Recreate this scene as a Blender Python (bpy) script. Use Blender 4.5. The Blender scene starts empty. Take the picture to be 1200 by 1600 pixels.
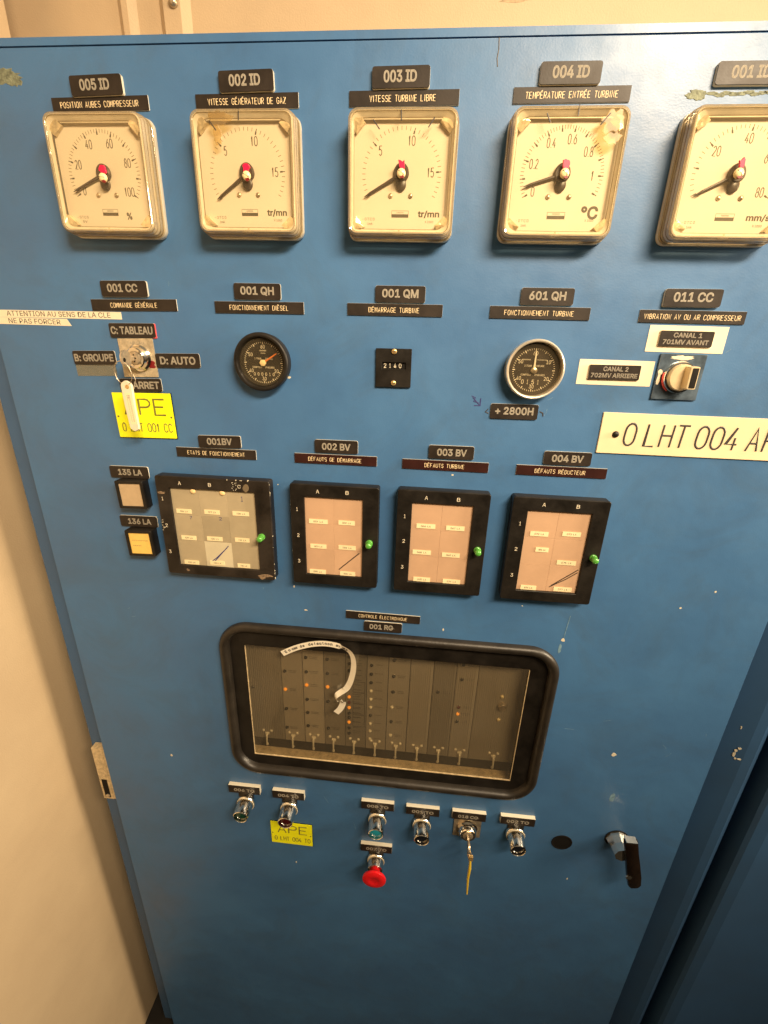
import bpy, math, random
from mathutils import Matrix, Vector, noise
random.seed(7)
PI = math.pi
sc = bpy.context.scene
col = sc.collection

# ------------------------------------------------------------------ camera
YAW, PITCH, ROLL = -0.08218647, 0.35822156, 0.03300390
cy, sy, cp, sp = math.cos(YAW), math.sin(YAW), math.cos(PITCH), math.sin(PITCH)
fwd = Vector((sy * cp, cy * cp, -sp)); rt = Vector((cy, -sy, 0)); up = rt.cross(fwd)
r2 = math.cos(ROLL) * rt + math.sin(ROLL) * up
u2 = -math.sin(ROLL) * rt + math.cos(ROLL) * up
cd = bpy.data.cameras.new('camera'); cam = bpy.data.objects.new('camera', cd); col.objects.link(cam)
m3 = Matrix((r2, u2, -fwd)).transposed()
cam.matrix_world = Matrix.Translation((0, -0.7, 0)) @ m3.to_4x4()
cd.sensor_fit = 'VERTICAL'; cd.sensor_height = 24.0; cd.sensor_width = 18.0
cd.lens = 690 / 1600 * 24.0
cd.clip_start = 0.01; cd.clip_end = 50
sc.camera = cam

# ------------------------------------------------------------------ world + lamps
w = bpy.data.worlds.new('World'); sc.world = w; w.use_nodes = True
nt = w.node_tree; nt.nodes.clear()
wo = nt.nodes.new('ShaderNodeOutputWorld'); bg = nt.nodes.new('ShaderNodeBackground')
tc = nt.nodes.new('ShaderNodeTexCoord'); sx = nt.nodes.new('ShaderNodeSeparateXYZ')
mr = nt.nodes.new('ShaderNodeMapRange'); cr = nt.nodes.new('ShaderNodeValToRGB')
nt.links.new(tc.outputs['Generated'], sx.inputs[0]); nt.links.new(sx.outputs['Z'], mr.inputs[0])
mr.inputs[1].default_value = -1; mr.inputs[2].default_value = 1
nt.links.new(mr.outputs[0], cr.inputs[0]); nt.links.new(cr.outputs[0], bg.inputs[0]); nt.links.new(bg.outputs[0], wo.inputs[0])
e = cr.color_ramp.elements
e[0].position = .30; e[0].color = (.02, .018, .016, 1)
e[1].position = .75; e[1].color = (1, .78, .5, 1)
q_ = cr.color_ramp.elements.new(.5); q_.color = (.14, .105, .07, 1)
bg.inputs[1].default_value = 0.25

def area(name, loc, target, sx_, sy_, power, color):
    l = bpy.data.lights.new(name, 'AREA'); l.shape = 'RECTANGLE'; l.size = sx_; l.size_y = sy_
    l.energy = power; l.color = color
    o = bpy.data.objects.new(name, l); col.objects.link(o); o.location = loc
    d = Vector(target) - Vector(loc)
    o.rotation_euler = d.to_track_quat('-Z', 'Y').to_euler()
    return o
area('ceiling_lamp', (1.00, -1.55, 1.20), (0.05, 0, 0.15), 1.2, 0.25, 21.5, (1, .77, .51)).data.spread = math.radians(73)
area('side_wall_fill', (2.1, -0.32, 0.35), (-0.86, -0.40, -1.1), 0.55, 0.8, 29, (1, .80, .54)).data.spread = math.radians(110)  # added fill with no known fixture, brightens the left wall
sc.view_settings.view_transform = 'Standard'; sc.view_settings.look = 'None'
sc.view_settings.exposure = 0; sc.view_settings.gamma = 1; sc.view_settings.use_curve_mapping = False
sc.render.engine = 'CYCLES'
sc.cycles.max_bounces = 8; sc.cycles.transparent_max_bounces = 16; sc.cycles.use_denoising = True
sc.cycles.caustics_reflective = False; sc.cycles.caustics_refractive = False

# ------------------------------------------------------------------ materials
def mat(name, base, rough=.5, metal=0., noise_amt=0., nscale=20., bump=0., bscale=200., base2=None,
        rvar=0., wavy=0., emit=None, estr=0., coat=0., spec=.5, randobj=0., trans=0.):
    m = bpy.data.materials.new(name); m.use_nodes = True
    n = m.node_tree.nodes; L = m.node_tree.links; b = n['Principled BSDF']
    b.inputs['Base Color'].default_value = (*base, 1); b.inputs['Roughness'].default_value = rough
    b.inputs['Metallic'].default_value = metal; b.inputs['Specular IOR Level'].default_value = spec
    b.inputs['Coat Weight'].default_value = coat; b.inputs['Transmission Weight'].default_value = trans
    if emit: b.inputs['Emission Color'].default_value = (*emit, 1); b.inputs['Emission Strength'].default_value = estr
    tcn = n.new('ShaderNodeTexCoord'); src = tcn.outputs['Object']
    last = None
    if noise_amt > 0 or base2:
        t = n.new('ShaderNodeTexNoise'); t.inputs['Scale'].default_value = nscale; t.inputs['Detail'].default_value = 6
        t.inputs['Roughness'].default_value = .62
        L.new(src, t.inputs['Vector'])
        r = n.new('ShaderNodeValToRGB'); L.new(t.outputs['Fac'], r.inputs[0])
        b2 = base2 or tuple(c * (1 - noise_amt) for c in base)
        b1 = base if base2 else tuple(min(1, c * (1 + noise_amt)) for c in base)
        r.color_ramp.elements[0].position = .35; r.color_ramp.elements[0].color = (*b2, 1)
        r.color_ramp.elements[1].position = .65; r.color_ramp.elements[1].color = (*b1, 1)
        last = r.outputs[0]; L.new(last, b.inputs['Base Color'])
        if rvar:
            mm = n.new('ShaderNodeMapRange'); L.new(t.outputs['Fac'], mm.inputs[0])
            mm.inputs[1].default_value = .3; mm.inputs[2].default_value = .7
            mm.inputs[3].default_value = rough - rvar; mm.inputs[4].default_value = rough + rvar
            L.new(mm.outputs[0], b.inputs['Roughness'])
    if randobj:
        oi = n.new('ShaderNodeObjectInfo'); hs = n.new('ShaderNodeHueSaturation')
        mm = n.new('ShaderNodeMapRange'); L.new(oi.outputs['Random'], mm.inputs[0])
        mm.inputs[3].default_value = 1 - randobj; mm.inputs[4].default_value = 1 + randobj
        L.new(mm.outputs[0], hs.inputs['Value'])
        if last: L.new(last, hs.inputs['Color'])
        else: hs.inputs['Color'].default_value = (*base, 1)
        L.new(hs.outputs[0], b.inputs['Base Color'])
    if bump:
        t = n.new('ShaderNodeTexNoise'); t.inputs['Scale'].default_value = bscale; t.inputs['Detail'].default_value = 3
        L.new(src, t.inputs['Vector']); bn = n.new('ShaderNodeBump'); bn.inputs['Strength'].default_value = bump
        bn.inputs['Distance'].default_value = .002; L.new(t.outputs['Fac'], bn.inputs['Height']); L.new(bn.outputs[0], b.inputs['Normal'])
        if wavy:                                  # slow waviness of sheet metal and brushed-on paint
            t2 = n.new('ShaderNodeTexNoise'); t2.inputs['Scale'].default_value = 7; t2.inputs['Detail'].default_value = 4
            L.new(src, t2.inputs['Vector']); b2_ = n.new('ShaderNodeBump'); b2_.inputs['Strength'].default_value = wavy
            b2_.inputs['Distance'].default_value = .02; L.new(t2.outputs['Fac'], b2_.inputs['Height']); L.new(b2_.outputs[0], bn.inputs['Normal'])
    return m

def clear_mat(name, tint, rough=.05, refl=.08, haze=0., hazecol=(.5, .4, .25), bump=0., bscale=120., ior=1.45):
    """see-through sheet: tinted transparency, fresnel reflection and a thin film of dust or of refracted-light haze"""
    m = bpy.data.materials.new(name); m.use_nodes = True
    n = m.node_tree.nodes; L = m.node_tree.links; n.clear()
    out = n.new('ShaderNodeOutputMaterial'); tr = n.new('ShaderNodeBsdfTransparent'); tr.inputs[0].default_value = (*tint, 1)
    gl = n.new('ShaderNodeBsdfGlossy'); gl.inputs['Roughness'].default_value = rough; gl.inputs[0].default_value = (1, 1, 1, 1)
    fr = n.new('ShaderNodeFresnel'); gm = n.new('ShaderNodeNewGeometry'); bi = n.new('ShaderNodeMapRange')   # same reflectance from both faces
    bi.inputs[3].default_value = ior; bi.inputs[4].default_value = 1 / ior
    L.new(gm.outputs['Backfacing'], bi.inputs[0]); L.new(bi.outputs[0], fr.inputs[0])
    ad = n.new('ShaderNodeMath'); ad.operation = 'ADD'; ad.use_clamp = True; ad.inputs[1].default_value = refl
    L.new(fr.outputs[0], ad.inputs[0])
    mx = n.new('ShaderNodeMixShader'); L.new(ad.outputs[0], mx.inputs[0]); L.new(tr.outputs[0], mx.inputs[1]); L.new(gl.outputs[0], mx.inputs[2])
    last = mx.outputs[0]
    tcn = n.new('ShaderNodeTexCoord')
    if haze:
        df = n.new('ShaderNodeBsdfDiffuse'); df.inputs[0].default_value = (*hazecol, 1)
        t = n.new('ShaderNodeTexNoise'); t.inputs['Scale'].default_value = 9; t.inputs['Detail'].default_value = 8
        L.new(tcn.outputs['Object'], t.inputs['Vector'])
        t3 = n.new('ShaderNodeTexNoise'); t3.inputs['Scale'].default_value = 900; t3.inputs['Detail'].default_value = 2
        L.new(tcn.outputs['Object'], t3.inputs['Vector'])
        mu = n.new('ShaderNodeMath'); mu.operation = 'MULTIPLY'; L.new(t.outputs[0], mu.inputs[0]); L.new(t3.outputs[0], mu.inputs[1])
        m2 = n.new('ShaderNodeMath'); m2.operation = 'MULTIPLY'; m2.inputs[1].default_value = haze * 4; L.new(mu.outputs[0], m2.inputs[0]); m2.use_clamp = True
        m2x = n.new('ShaderNodeMixShader'); L.new(m2.outputs[0], m2x.inputs[0]); L.new(last, m2x.inputs[1]); L.new(df.outputs[0], m2x.inputs[2])
        last = m2x.outputs[0]
    if bump:
        t = n.new('ShaderNodeTexNoise'); t.inputs['Scale'].default_value = bscale
        L.new(tcn.outputs['Object'], t.inputs['Vector']); bn = n.new('ShaderNodeBump'); bn.inputs['Strength'].default_value = bump
        bn.inputs['Distance'].default_value = .003; L.new(t.outputs['Fac'], bn.inputs['Height']); L.new(bn.outputs[0], gl.inputs['Normal'])
    L.new(last, out.inputs[0])
    return m

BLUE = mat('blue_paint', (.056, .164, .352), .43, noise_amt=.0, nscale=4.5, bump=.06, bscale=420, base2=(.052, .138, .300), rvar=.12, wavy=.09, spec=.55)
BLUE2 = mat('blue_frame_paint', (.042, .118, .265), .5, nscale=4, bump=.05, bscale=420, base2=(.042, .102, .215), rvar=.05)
WALL = mat('cream_wall_paint', (.66, .50, .315), .55, nscale=5, bump=.25, bscale=330, base2=(.61, .455, .285))
DARK = mat('dark_recess', (.010, .009, .008), .7, spec=.15)
CHIP = mat('bare_primer', (.66, .60, .46), .6, noise_amt=.2, nscale=400)
STAIN = mat('old_glue', (.17, .19, .13), .7, noise_amt=.4, nscale=160, bump=.4, bscale=400)
SMEAR = mat('worn_smear', (.15, .26, .34), .5, noise_amt=.35, nscale=140)
BLACKP = mat('black_laminate', (.022, .016, .012), .46, noise_amt=.3, nscale=30, rvar=.05, bump=.05, bscale=500, spec=.32)
BLACKR = mat('reddish_black_laminate', (.032, .010, .008), .33, noise_amt=.3, nscale=12)
CORE = mat('white_laminate_core', (.72, .66, .52), .5)
LET_G = mat('grey_engraving', (.30, .27, .215), .6)
LET_C = mat('cream_engraving', (.90, .72, .44), .6)
TAPE = mat('white_label_tape', (.80, .72, .54), .45, noise_amt=.06, nscale=40)
INK = mat('black_ink', (.035, .03, .03), .5)
INKB = mat('blue_ink', (.03, .035, .16), .5)
YEL = mat('yellow_laminate', (.93, .95, .010), .42, noise_amt=.04, nscale=30)
YTXT = mat('yellow_plate_engraving', (.17, .16, .03), .6)
IVORY = mat('ivory_laminate', (.80, .65, .42), .38, noise_amt=.05, nscale=14, rvar=.05)
WHITEL = mat('white_paper_label', (.80, .70, .52), .5, noise_amt=.05, nscale=20)
DIAL = mat('cream_dial', (.77, .69, .565), .5, nscale=6, base2=(.735, .65, .515))
CASE = mat('cream_case', (.72, .64, .49), .2, noise_amt=.1, nscale=20, coat=.3, bump=.15, bscale=60)
CLEAR = clear_mat('clear_plastic_rim', (.97, .92, .78), .07, .12, haze=.18, hazecol=(.85, .70, .44), bump=.15, bscale=40)  # cream haze stands in for light refracted inside the rim
REFRLINE = mat('rim_refraction_line', (.24, .18, .10), .4, noise_amt=.3, nscale=60)  # dark colour for the refraction lines of the clear rim
LUG = mat('amber_corner_refraction', (.66, .53, .33), .14, noise_amt=.35, nscale=90, coat=.6, bump=.6, bscale=90)  # amber of light refracted in the clear corners, put into the colour
RESID = clear_mat('dried_tape_residue', (.95, .88, .68), .4, .0, haze=.12, hazecol=(.58, .45, .27))
PANE = clear_mat('clear_cover_pane', (.98, .96, .90), .04, .0, haze=.02, hazecol=(.85, .7, .45), bump=.12, bscale=22, ior=1.35)
PRINT = mat('dial_print', (.09, .075, .05), .6)
PRINTL = mat('faint_dial_print', (.22, .17, .10), .6)
NEEDLE = mat('dark_pointer', (.055, .038, .028), .38)
RED = mat('red_paint_dab', (.72, .010, .07), .35)
DRED = mat('dark_red_paint', (.20, .01, .012), .4)
SCREW = mat('cream_screw', (.86, .70, .38), .28, coat=.3)
BRASSC = mat('brass_screw', (.72, .50, .22), .3, metal=.7, noise_amt=.2, nscale=300)
BLACK = mat('black_plastic', (.012, .010, .008), .42, noise_amt=.4, nscale=25, rvar=.08, bump=.08, bscale=300, spec=.3)
BLACKW = mat('worn_black_plastic', (.018, .014, .011), .40, noise_amt=.6, nscale=18, rvar=.1, bump=.2, bscale=140, spec=.32)
RUBBER = mat('black_rubber', (.020, .016, .012), .42, noise_amt=.3, nscale=30, bump=.15, bscale=160)
WHITE = mat('white_print', (.78, .70, .54), .5)
CHROME = mat('chrome', (.95, .90, .80), .12, metal=1, noise_amt=.06, nscale=60)
RINGM = mat('satin_chrome_ring', (.95, .86, .70), .28, metal=.7, noise_amt=.05, nscale=60)
NICKEL = mat('worn_nickel', (.60, .50, .36), .34, metal=.75, noise_amt=.35, nscale=70, bump=.2, bscale=200)
NICKELP = mat('tarnished_key_plate', (.50, .42, .29), .45, metal=.35, noise_amt=.25, nscale=120, bump=.25, bscale=260)
BRASS = mat('brass_disc', (.84, .68, .42), .32, metal=.25, noise_amt=.08, nscale=40)
STEELB = mat('dark_steel_plate', (.16, .22, .29), .22, metal=.6, noise_amt=.4, nscale=50)
TILE_A = mat('grey_beige_tile', (.40, .335, .22), .42, noise_amt=.07, nscale=25, randobj=.10)
TILE_B = mat('peach_tile', (.55, .355, .225), .42, noise_amt=.04, nscale=25, randobj=.05)
TILE_W = mat('pale_tile', (.60, .54, .38), .42, noise_amt=.05, nscale=25)
TAG = mat('cream_tag_strip', (.86, .74, .46), .5)
GREEN = mat('green_lamp', (.09, .34, .05), .22, coat=.4)
LENS_Y = mat('amber_lens', (.90, .60, .15), .35, noise_amt=.06, nscale=30)
LENS_P = mat('pale_lens', (.52, .39, .24), .38, noise_amt=.06, nscale=60)
GOLDT = mat('cream_tack', (.86, .62, .30), .35)
GLASSW = clear_mat('dusty_tinted_pane', (.86, .83, .76), .06, .01, haze=.055, hazecol=(.42, .37, .28), bump=.1, bscale=20)
PAPER = mat('white_paper_strip', (.86, .80, .66), .6, noise_amt=.03, nscale=60)
LEDO = mat('lit_orange_lamp', (.9, .30, .03), .3, emit=(1, .34, .03), estr=.75)
LEDW = mat('white_lamp', (.80, .72, .52), .25, coat=.5)
LEDD = mat('dark_lamp', (.015, .013, .010), .3)
LEDR = mat('dark_red_lamp', (.12, .02, .012), .3)
ORANGE = mat('orange_pointer', (.62, .17, .03), .4)
REDCAP = mat('red_mushroom_plastic', (.72, .012, .016), .26, coat=.4)
L_GREEN = mat('dark_green_lens', (.008, .05, .03), .15, coat=.4)
L_RED = mat('dark_red_lens', (.06, .006, .006), .15, coat=.4)
L_CYAN = mat('cyan_lens', (.02, .32, .42), .28, coat=.4)
L_BLACK = mat('black_lens', (.008, .010, .014), .2, coat=.4)
YTAG = mat('yellow_tag', (.86, .60, .03), .4)
BROWN = mat('brown_black_bakelite', (.010, .006, .004), .2, noise_amt=.5, nscale=22, coat=.1, spec=.35)
PINK = mat('pink_tape', (.85, .10, .09), .5)
CTAPE = clear_mat('clear_tape', (.72, .78, .74), .12, .12, haze=.12, hazecol=(.40, .42, .34), bump=.6, bscale=90)
HINGE = mat('cream_hinge_metal', (.62, .48, .28), .42, noise_amt=.25, nscale=120, bump=.3, bscale=300)
FLOORM = mat('dark_floor', (.02, .018, .016), .7, noise_amt=.3, nscale=8)

def grime(m, scale, amount):
    n = m.node_tree.nodes; L = m.node_tree.links; b = n['Principled BSDF']
    old = b.inputs['Base Color'].links[0].from_socket
    t = n.new('ShaderNodeTexNoise'); t.inputs['Scale'].default_value = scale; t.inputs['Detail'].default_value = 10
    t.inputs['Roughness'].default_value = .72; t.inputs['Distortion'].default_value = 1.2
    tcn = n.new('ShaderNodeTexCoord'); L.new(tcn.outputs['Object'], t.inputs['Vector'])
    r = n.new('ShaderNodeMapRange'); r.inputs[1].default_value = .48; r.inputs[2].default_value = .72
    r.inputs[3].default_value = 0; r.inputs[4].default_value = amount; L.new(t.outputs['Fac'], r.inputs[0])
    mx = n.new('ShaderNodeMixRGB'); L.new(r.outputs[0], mx.inputs[0]); L.new(old, mx.inputs[1]); mx.inputs[2].default_value = (.055, .075, .085, 1)
    L.new(mx.outputs[0], b.inputs['Base Color'])
grime(BLUE, 5.5, .28)
grime(WALL, 2.5, .05)

def rack_mat():
    m = mat('brushed_rack_aluminium', (.42, .37, .29), .40, metal=.25, randobj=.36)
    n = m.node_tree.nodes; L = m.node_tree.links; b = n['Principled BSDF']
    t = n.new('ShaderNodeTexNoise'); t.inputs['Scale'].default_value = 1; t.inputs['Detail'].default_value = 3
    mp = n.new('ShaderNodeMapping'); mp.inputs['Scale'].default_value = (520, 6, 6)
    tcn = n.new('ShaderNodeTexCoord'); L.new(tcn.outputs['Object'], mp.inputs[0]); L.new(mp.outputs[0], t.inputs['Vector'])
    bn = n.new('ShaderNodeBump'); bn.inputs['Strength'].default_value = .6; bn.inputs['Distance'].default_value = .001
    L.new(t.outputs[0], bn.inputs['Height']); L.new(bn.outputs[0], b.inputs['Normal'])
    return m
RACK = rack_mat()

# ------------------------------------------------------------------ mesh helpers (millimetres: u right, v up, w towards the room)
class M:
    def __init__(s): s.v = []; s.f = []
    def add(s, vs, fs):
        o = len(s.v); s.v += [tuple(p) for p in vs]; s.f += [tuple(i + o for i in f) for f in fs]; return s
    def box(s, u0, u1, v0, v1, w0, w1):
        return s.add([(u0, v0, w0), (u1, v0, w0), (u1, v1, w0), (u0, v1, w0), (u0, v0, w1), (u1, v0, w1), (u1, v1, w1), (u0, v1, w1)],
                     [(3, 2, 1, 0), (4, 5, 6, 7), (0, 1, 5, 4), (1, 2, 6, 5), (2, 3, 7, 6), (3, 0, 4, 7)])
    def cbox(s, cu, cv, wd, ht, w0, w1): return s.box(cu - wd / 2, cu + wd / 2, cv - ht / 2, cv + ht / 2, w0, w1)
    def loops(s, loops, cap0=True, cap1=True):
        n = len(loops[0]); vs = [p for l in loops for p in l]; fs = []
        for k in range(len(loops) - 1):
            for i in range(n):
                j = (i + 1) % n; fs.append((k * n + i, k * n + j, (k + 1) * n + j, (k + 1) * n + i))
        if cap0: fs.append(tuple(range(n - 1, -1, -1)))
        if cap1: fs.append(tuple((len(loops) - 1) * n + i for i in range(n)))
        return s.add(vs, fs)
    def lathe(s, cu, cv, prof, n=40, cap0=True, cap1=True):
        return s.loops([[(cu + r * math.cos(2 * PI * i / n), cv + r * math.sin(2 * PI * i / n), w_) for i in range(n)] for r, w_ in prof], cap0, cap1)
    def rrings(s, cu, cv, prof, seg=6):
        """prof: (width, height, corner radius, w)"""
        return s.loops([[(cu + x, cv + y, w_) for x, y in rrect(a, b, r, seg)] for a, b, r, w_ in prof])
    def tube(s, pts, r, n=6, flat=1., closed=False, rad=None):
        pts = [Vector(p) for p in pts]; N = len(pts); L = []
        for i, p in enumerate(pts):
            if closed: t = pts[(i + 1) % N] - pts[i - 1]
            else: t = pts[min(i + 1, N - 1)] - pts[max(i - 1, 0)]
            t = t.normalized() if t.length > 1e-9 else Vector((1, 0, 0))
            ref = Vector((0, 0, 1)) if abs(t.z) < .9 else Vector((0, 1, 0))
            a = t.cross(ref).normalized(); b = a.cross(t).normalized()
            k = 1.
            if 0 < i < N - 1:
                d0 = (p - pts[i - 1]); d1 = (pts[i + 1] - p)
                if d0.length > 1e-9 and d1.length > 1e-9:
                    c = d0.normalized().dot(d1.normalized()); k = 1 / max(.55, math.sqrt(max(0, (1 + c) / 2)))
            rr = rad[i] if rad else r
            L.append([tuple(p + a * rr * k * math.cos(2 * PI * j / n) + b * rr * flat * math.sin(2 * PI * j / n)) for j in range(n)])
        if closed:
            L.append(L[0]); return s.loops(L, False, False)
        return s.loops(L)
    def mesh(s, name, smooth=0):
        me = bpy.data.meshes.new(name)
        me.from_pydata([(a * .001, b * .001, c * .001) for a, b, c in s.v], [], s.f); me.update()
        me.validate()
        if smooth: me.shade_smooth(); me.set_sharp_from_angle(angle=math.radians(smooth))
        return me

def rrect(wd, ht, r, seg=6):
    P = []
    r = min(r, wd / 2, ht / 2)
    for cx, cy_, a0 in ((wd / 2 - r, ht / 2 - r, 0), (-wd / 2 + r, ht / 2 - r, 90), (-wd / 2 + r, -ht / 2 + r, 180), (wd / 2 - r, -ht / 2 + r, 270)):
        for i in range(seg + 1):
            a = math.radians(a0 + 90 * i / seg); P.append((cx + r * math.cos(a), cy_ + r * math.sin(a)))
    return P
def orect(cu, cv, wd, ht, r=0.01, seg=5): return [(cu + x, cv + y) for x, y in rrect(wd, ht, r, seg)]
def circ(cu, cv, r, n=48): return [(cu + r * math.cos(2 * PI * i / n), cv + r * math.sin(2 * PI * i / n)) for i in range(n)]

def curve_mesh(name, outer, holes, w0, w1, bevel=0., smooth=30):
    """a sheet with holes, w0..w1 thick, edges rounded by bevel"""
    cu = bpy.data.curves.new(name, 'CURVE'); cu.dimensions = '2D'; cu.fill_mode = 'BOTH'
    for P in [outer] + list(holes):
        s = cu.splines.new('POLY'); s.points.add(len(P) - 1)
        for i, (x, y) in enumerate(P): s.points[i].co = (x * .001, y * .001, 0, 1)
        s.use_cyclic_u = True
    cu.extrude = ((w1 - w0) / 2 - bevel) * .001; cu.bevel_depth = bevel * .001; cu.bevel_resolution = 2; cu.offset = -bevel * .001
    o = bpy.data.objects.new('tmp', cu); col.objects.link(o)
    dg = bpy.context.evaluated_depsgraph_get(); me = bpy.data.meshes.new_from_object(o.evaluated_get(dg))
    bpy.data.objects.remove(o); bpy.data.curves.remove(cu)
    for v in me.vertices: v.co.z += (w0 + w1) / 2 * .001
    me.shade_smooth(); me.set_sharp_from_angle(angle=math.radians(smooth)); me.name = name
    return me

_tc = {}
SANS = None
try:                                   # Blender's own bundled sans, else its built-in font
    import os
    _fp = os.path.join(bpy.utils.resource_path('LOCAL'), 'datafiles', 'fonts', 'Inter.woff2')
    if os.path.exists(_fp): SANS = bpy.data.fonts.load(_fp)
except Exception: SANS = None
def text_raw(body, outline=0.):
    k = (body, outline)
    if k in _tc: return _tc[k]
    cu = bpy.data.curves.new('t', 'FONT'); cu.body = body; cu.size = 1; cu.resolution_u = 3
    if SANS: cu.font = SANS
    if outline: cu.fill_mode = 'NONE'; cu.bevel_depth = outline; cu.bevel_resolution = 0
    else: cu.extrude = .01
    o = bpy.data.objects.new('tmp', cu); col.objects.link(o)
    dg = bpy.context.evaluated_depsgraph_get(); me = bpy.data.meshes.new_from_object(o.evaluated_get(dg))
    V = [tuple(v.co) for v in me.vertices]; F = [tuple(p.vertices) for p in me.polygons]
    bpy.data.objects.remove(o); bpy.data.curves.remove(cu); bpy.data.meshes.remove(me)
    _tc[k] = (V, F); return V, F
def text(m, body, cu, cv, wd, ht, w0, thick=.25, outline=0., shear=0., rot=0.):
    """write body into M, filling a wd x ht box centred on (cu, cv)"""
    V, F = text_raw(body, outline)
    if not V: return m
    x0 = min(v[0] for v in V); x1 = max(v[0] for v in V); y0 = min(v[1] for v in V); y1 = max(v[1] for v in V)
    z0 = min(v[2] for v in V); z1 = max(v[2] for v in V)
    c, s = math.cos(math.radians(rot)), math.sin(math.radians(rot)); P = []
    for x, y, z in V:
        a = ((x - x0) / (x1 - x0) - .5) * wd; b = ((y - y0) / (y1 - y0) - .5) * ht; a += b * shear
        P.append((cu + a * c - b * s, cv + a * s + b * c, w0 + (z - z0) / max(1e-9, z1 - z0) * thick))
    return m.add(P, F)

# single stroke engraving alphabet, unit cell
def ar(cx, cy_, rx, ry, a0, a1, n=7): return [(cx + rx * math.cos(math.radians(a0 + (a1 - a0) * i / n)), cy_ + ry * math.sin(math.radians(a0 + (a1 - a0) * i / n))) for i in range(n + 1)]
O_ = ar(.5, .68, .5, .32, 0, 180) + ar(.5, .32, .5, .32, 180, 360) + [(1, .68)]
G = {
 'A': [[(0, 0), (.5, 1), (1, 0)], [(.19, .34), (.81, .34)]],
 'B': [[(0, 0), (0, 1), (.6, 1)] + ar(.6, .76, .34, .24, 90, -90, 5) + [(0, .52)], [(.6, .52)] + ar(.62, .26, .38, .26, 90, -90, 5) + [(0, 0)]],
 'C': [ar(.5, .68, .5, .32, 20, 180) + ar(.5, .32, .5, .32, 180, 340)],
 'D': [[(0, 0), (0, 1), (.5, 1)] + ar(.5, .68, .5, .32, 90, 0, 4) + ar(.5, .32, .5, .32, 0, -90, 4) + [(0, 0)]],
 'E': [[(.95, 1), (0, 1), (0, 0), (.95, 0)], [(0, .52), (.8, .52)]],
 'F': [[(.95, 1), (0, 1), (0, 0)], [(0, .52), (.8, .52)]],
 'G': [ar(.5, .68, .5, .32, 20, 180) + ar(.5, .32, .5, .32, 180, 360) + [(1, .46), (.55, .46)]],
 'H': [[(0, 0), (0, 1)], [(1, 0), (1, 1)], [(0, .52), (1, .52)]],
 'I': [[(.5, 0), (.5, 1)]],
 'L': [[(0, 1), (0, 0), (.9, 0)]],
 'M': [[(0, 0), (0, 1), (.5, .35), (1, 1), (1, 0)]],
 'N': [[(0, 0), (0, 1), (1, 0), (1, 1)]],
 'O': [O_], '0': [O_],
 'P': [[(0, 0), (0, 1), (.62, 1)] + ar(.62, .74, .38, .26, 90, -90, 5) + [(0, .48)]],
 'Q': [O_, [(.6, .28), (1, 0)]],
 'R': [[(0, 0), (0, 1), (.62, 1)] + ar(.62, .74, .38, .26, 90, -90, 5) + [(0, .48)], [(.5, .48), (1, 0)]],
 'S': [ar(.5, .75, .48, .25, 25, 180, 5) + ar(.5, .72, .48, .22, 190, 270, 3) + ar(.5, .26, .5, .26, 88, -155, 8)],
 'T': [[(0, 1), (1, 1)], [(.5, 1), (.5, 0)]],
 'U': [[(0, 1), (0, .32)] + ar(.5, .32, .5, .32, 180, 360) + [(1, 1)]],
 'V': [[(0, 1), (.5, 0), (1, 1)]],
 'X': [[(0, 0), (1, 1)], [(0, 1), (1, 0)]],
 'Z': [[(0, 1), (1, 1), (0, 0), (1, 0)]],
 '1': [[(.2, .75), (.55, 1), (.55, 0)]],
 '2': [ar(.5, .72, .46, .28, 165, -20, 7) + [(0, 0), (1, 0)]],
 '3': [ar(.48, .75, .44, .25, 150, -80, 6), ar(.48, .27, .5, .27, 85, -155, 7)],
 '4': [[(.7, 0), (.7, .55)], [(.62, 1), (0, .26), (1, .26)]],
 '5': [[(.92, 1), (.14, 1), (.06, .55)] + ar(.48, .32, .5, .32, 120, -150, 8)],
 '6': [[(.78, 1), (.1, .45)] + ar(.5, .32, .5, .32, 160, 520, 12)],
 '7': [[(0, 1), (1, 1), (.4, 0)]],
 '8': [ar(.5, .76, .4, .24, -90, 270, 10), ar(.5, .27, .5, .27, 90, 450, 10)],
 '9': [[(.22, 0), (.9, .55)] + ar(.5, .68, .5, .32, -20, 340, 12)],
 '/': [[(0, 0), (1, 1)]], '.': [[(.45, 0), (.55, .06)]], '-': [[(.1, .5), (.9, .5)]], '+': [[(.1, .5), (.9, .5)], [(.5, .2), (.5, .8)]],
 "'": [[(.5, 1), (.5, .75)]],
}
NARROW = {'I': .3, '.': .25, "'": .3, '1': .75, ' ': .75}
ACC = {'É': ('E', 1), 'È': ('E', -1)}
def stroke(m, body, cu, cv, wd, ht, r, w0, gap=.42, shear=0., flat=.45, n=5):
    adv = [NARROW.get(ch, 1.) for ch in body]; tot = sum(adv) + gap * (len(body) - 1)
    k = wd / tot; x = cu - wd / 2
    for ch, a in zip(body, adv):
        base, acc = ACC.get(ch, (ch, 0))
        for P in G.get(base, []):
            m.tube([(x + p[0] * a * k + (p[1] - .5) * ht * shear, cv + (p[1] - .5) * ht, w0) for p in P], r, n, flat)
        if acc: m.tube([(x + .5 * a * k - .12 * ht * acc, cv + ht * .60, w0), (x + .5 * a * k + .12 * ht * acc, cv + ht * .76, w0)], r, n, flat)
        x += (a + gap) * k
    return m

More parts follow.
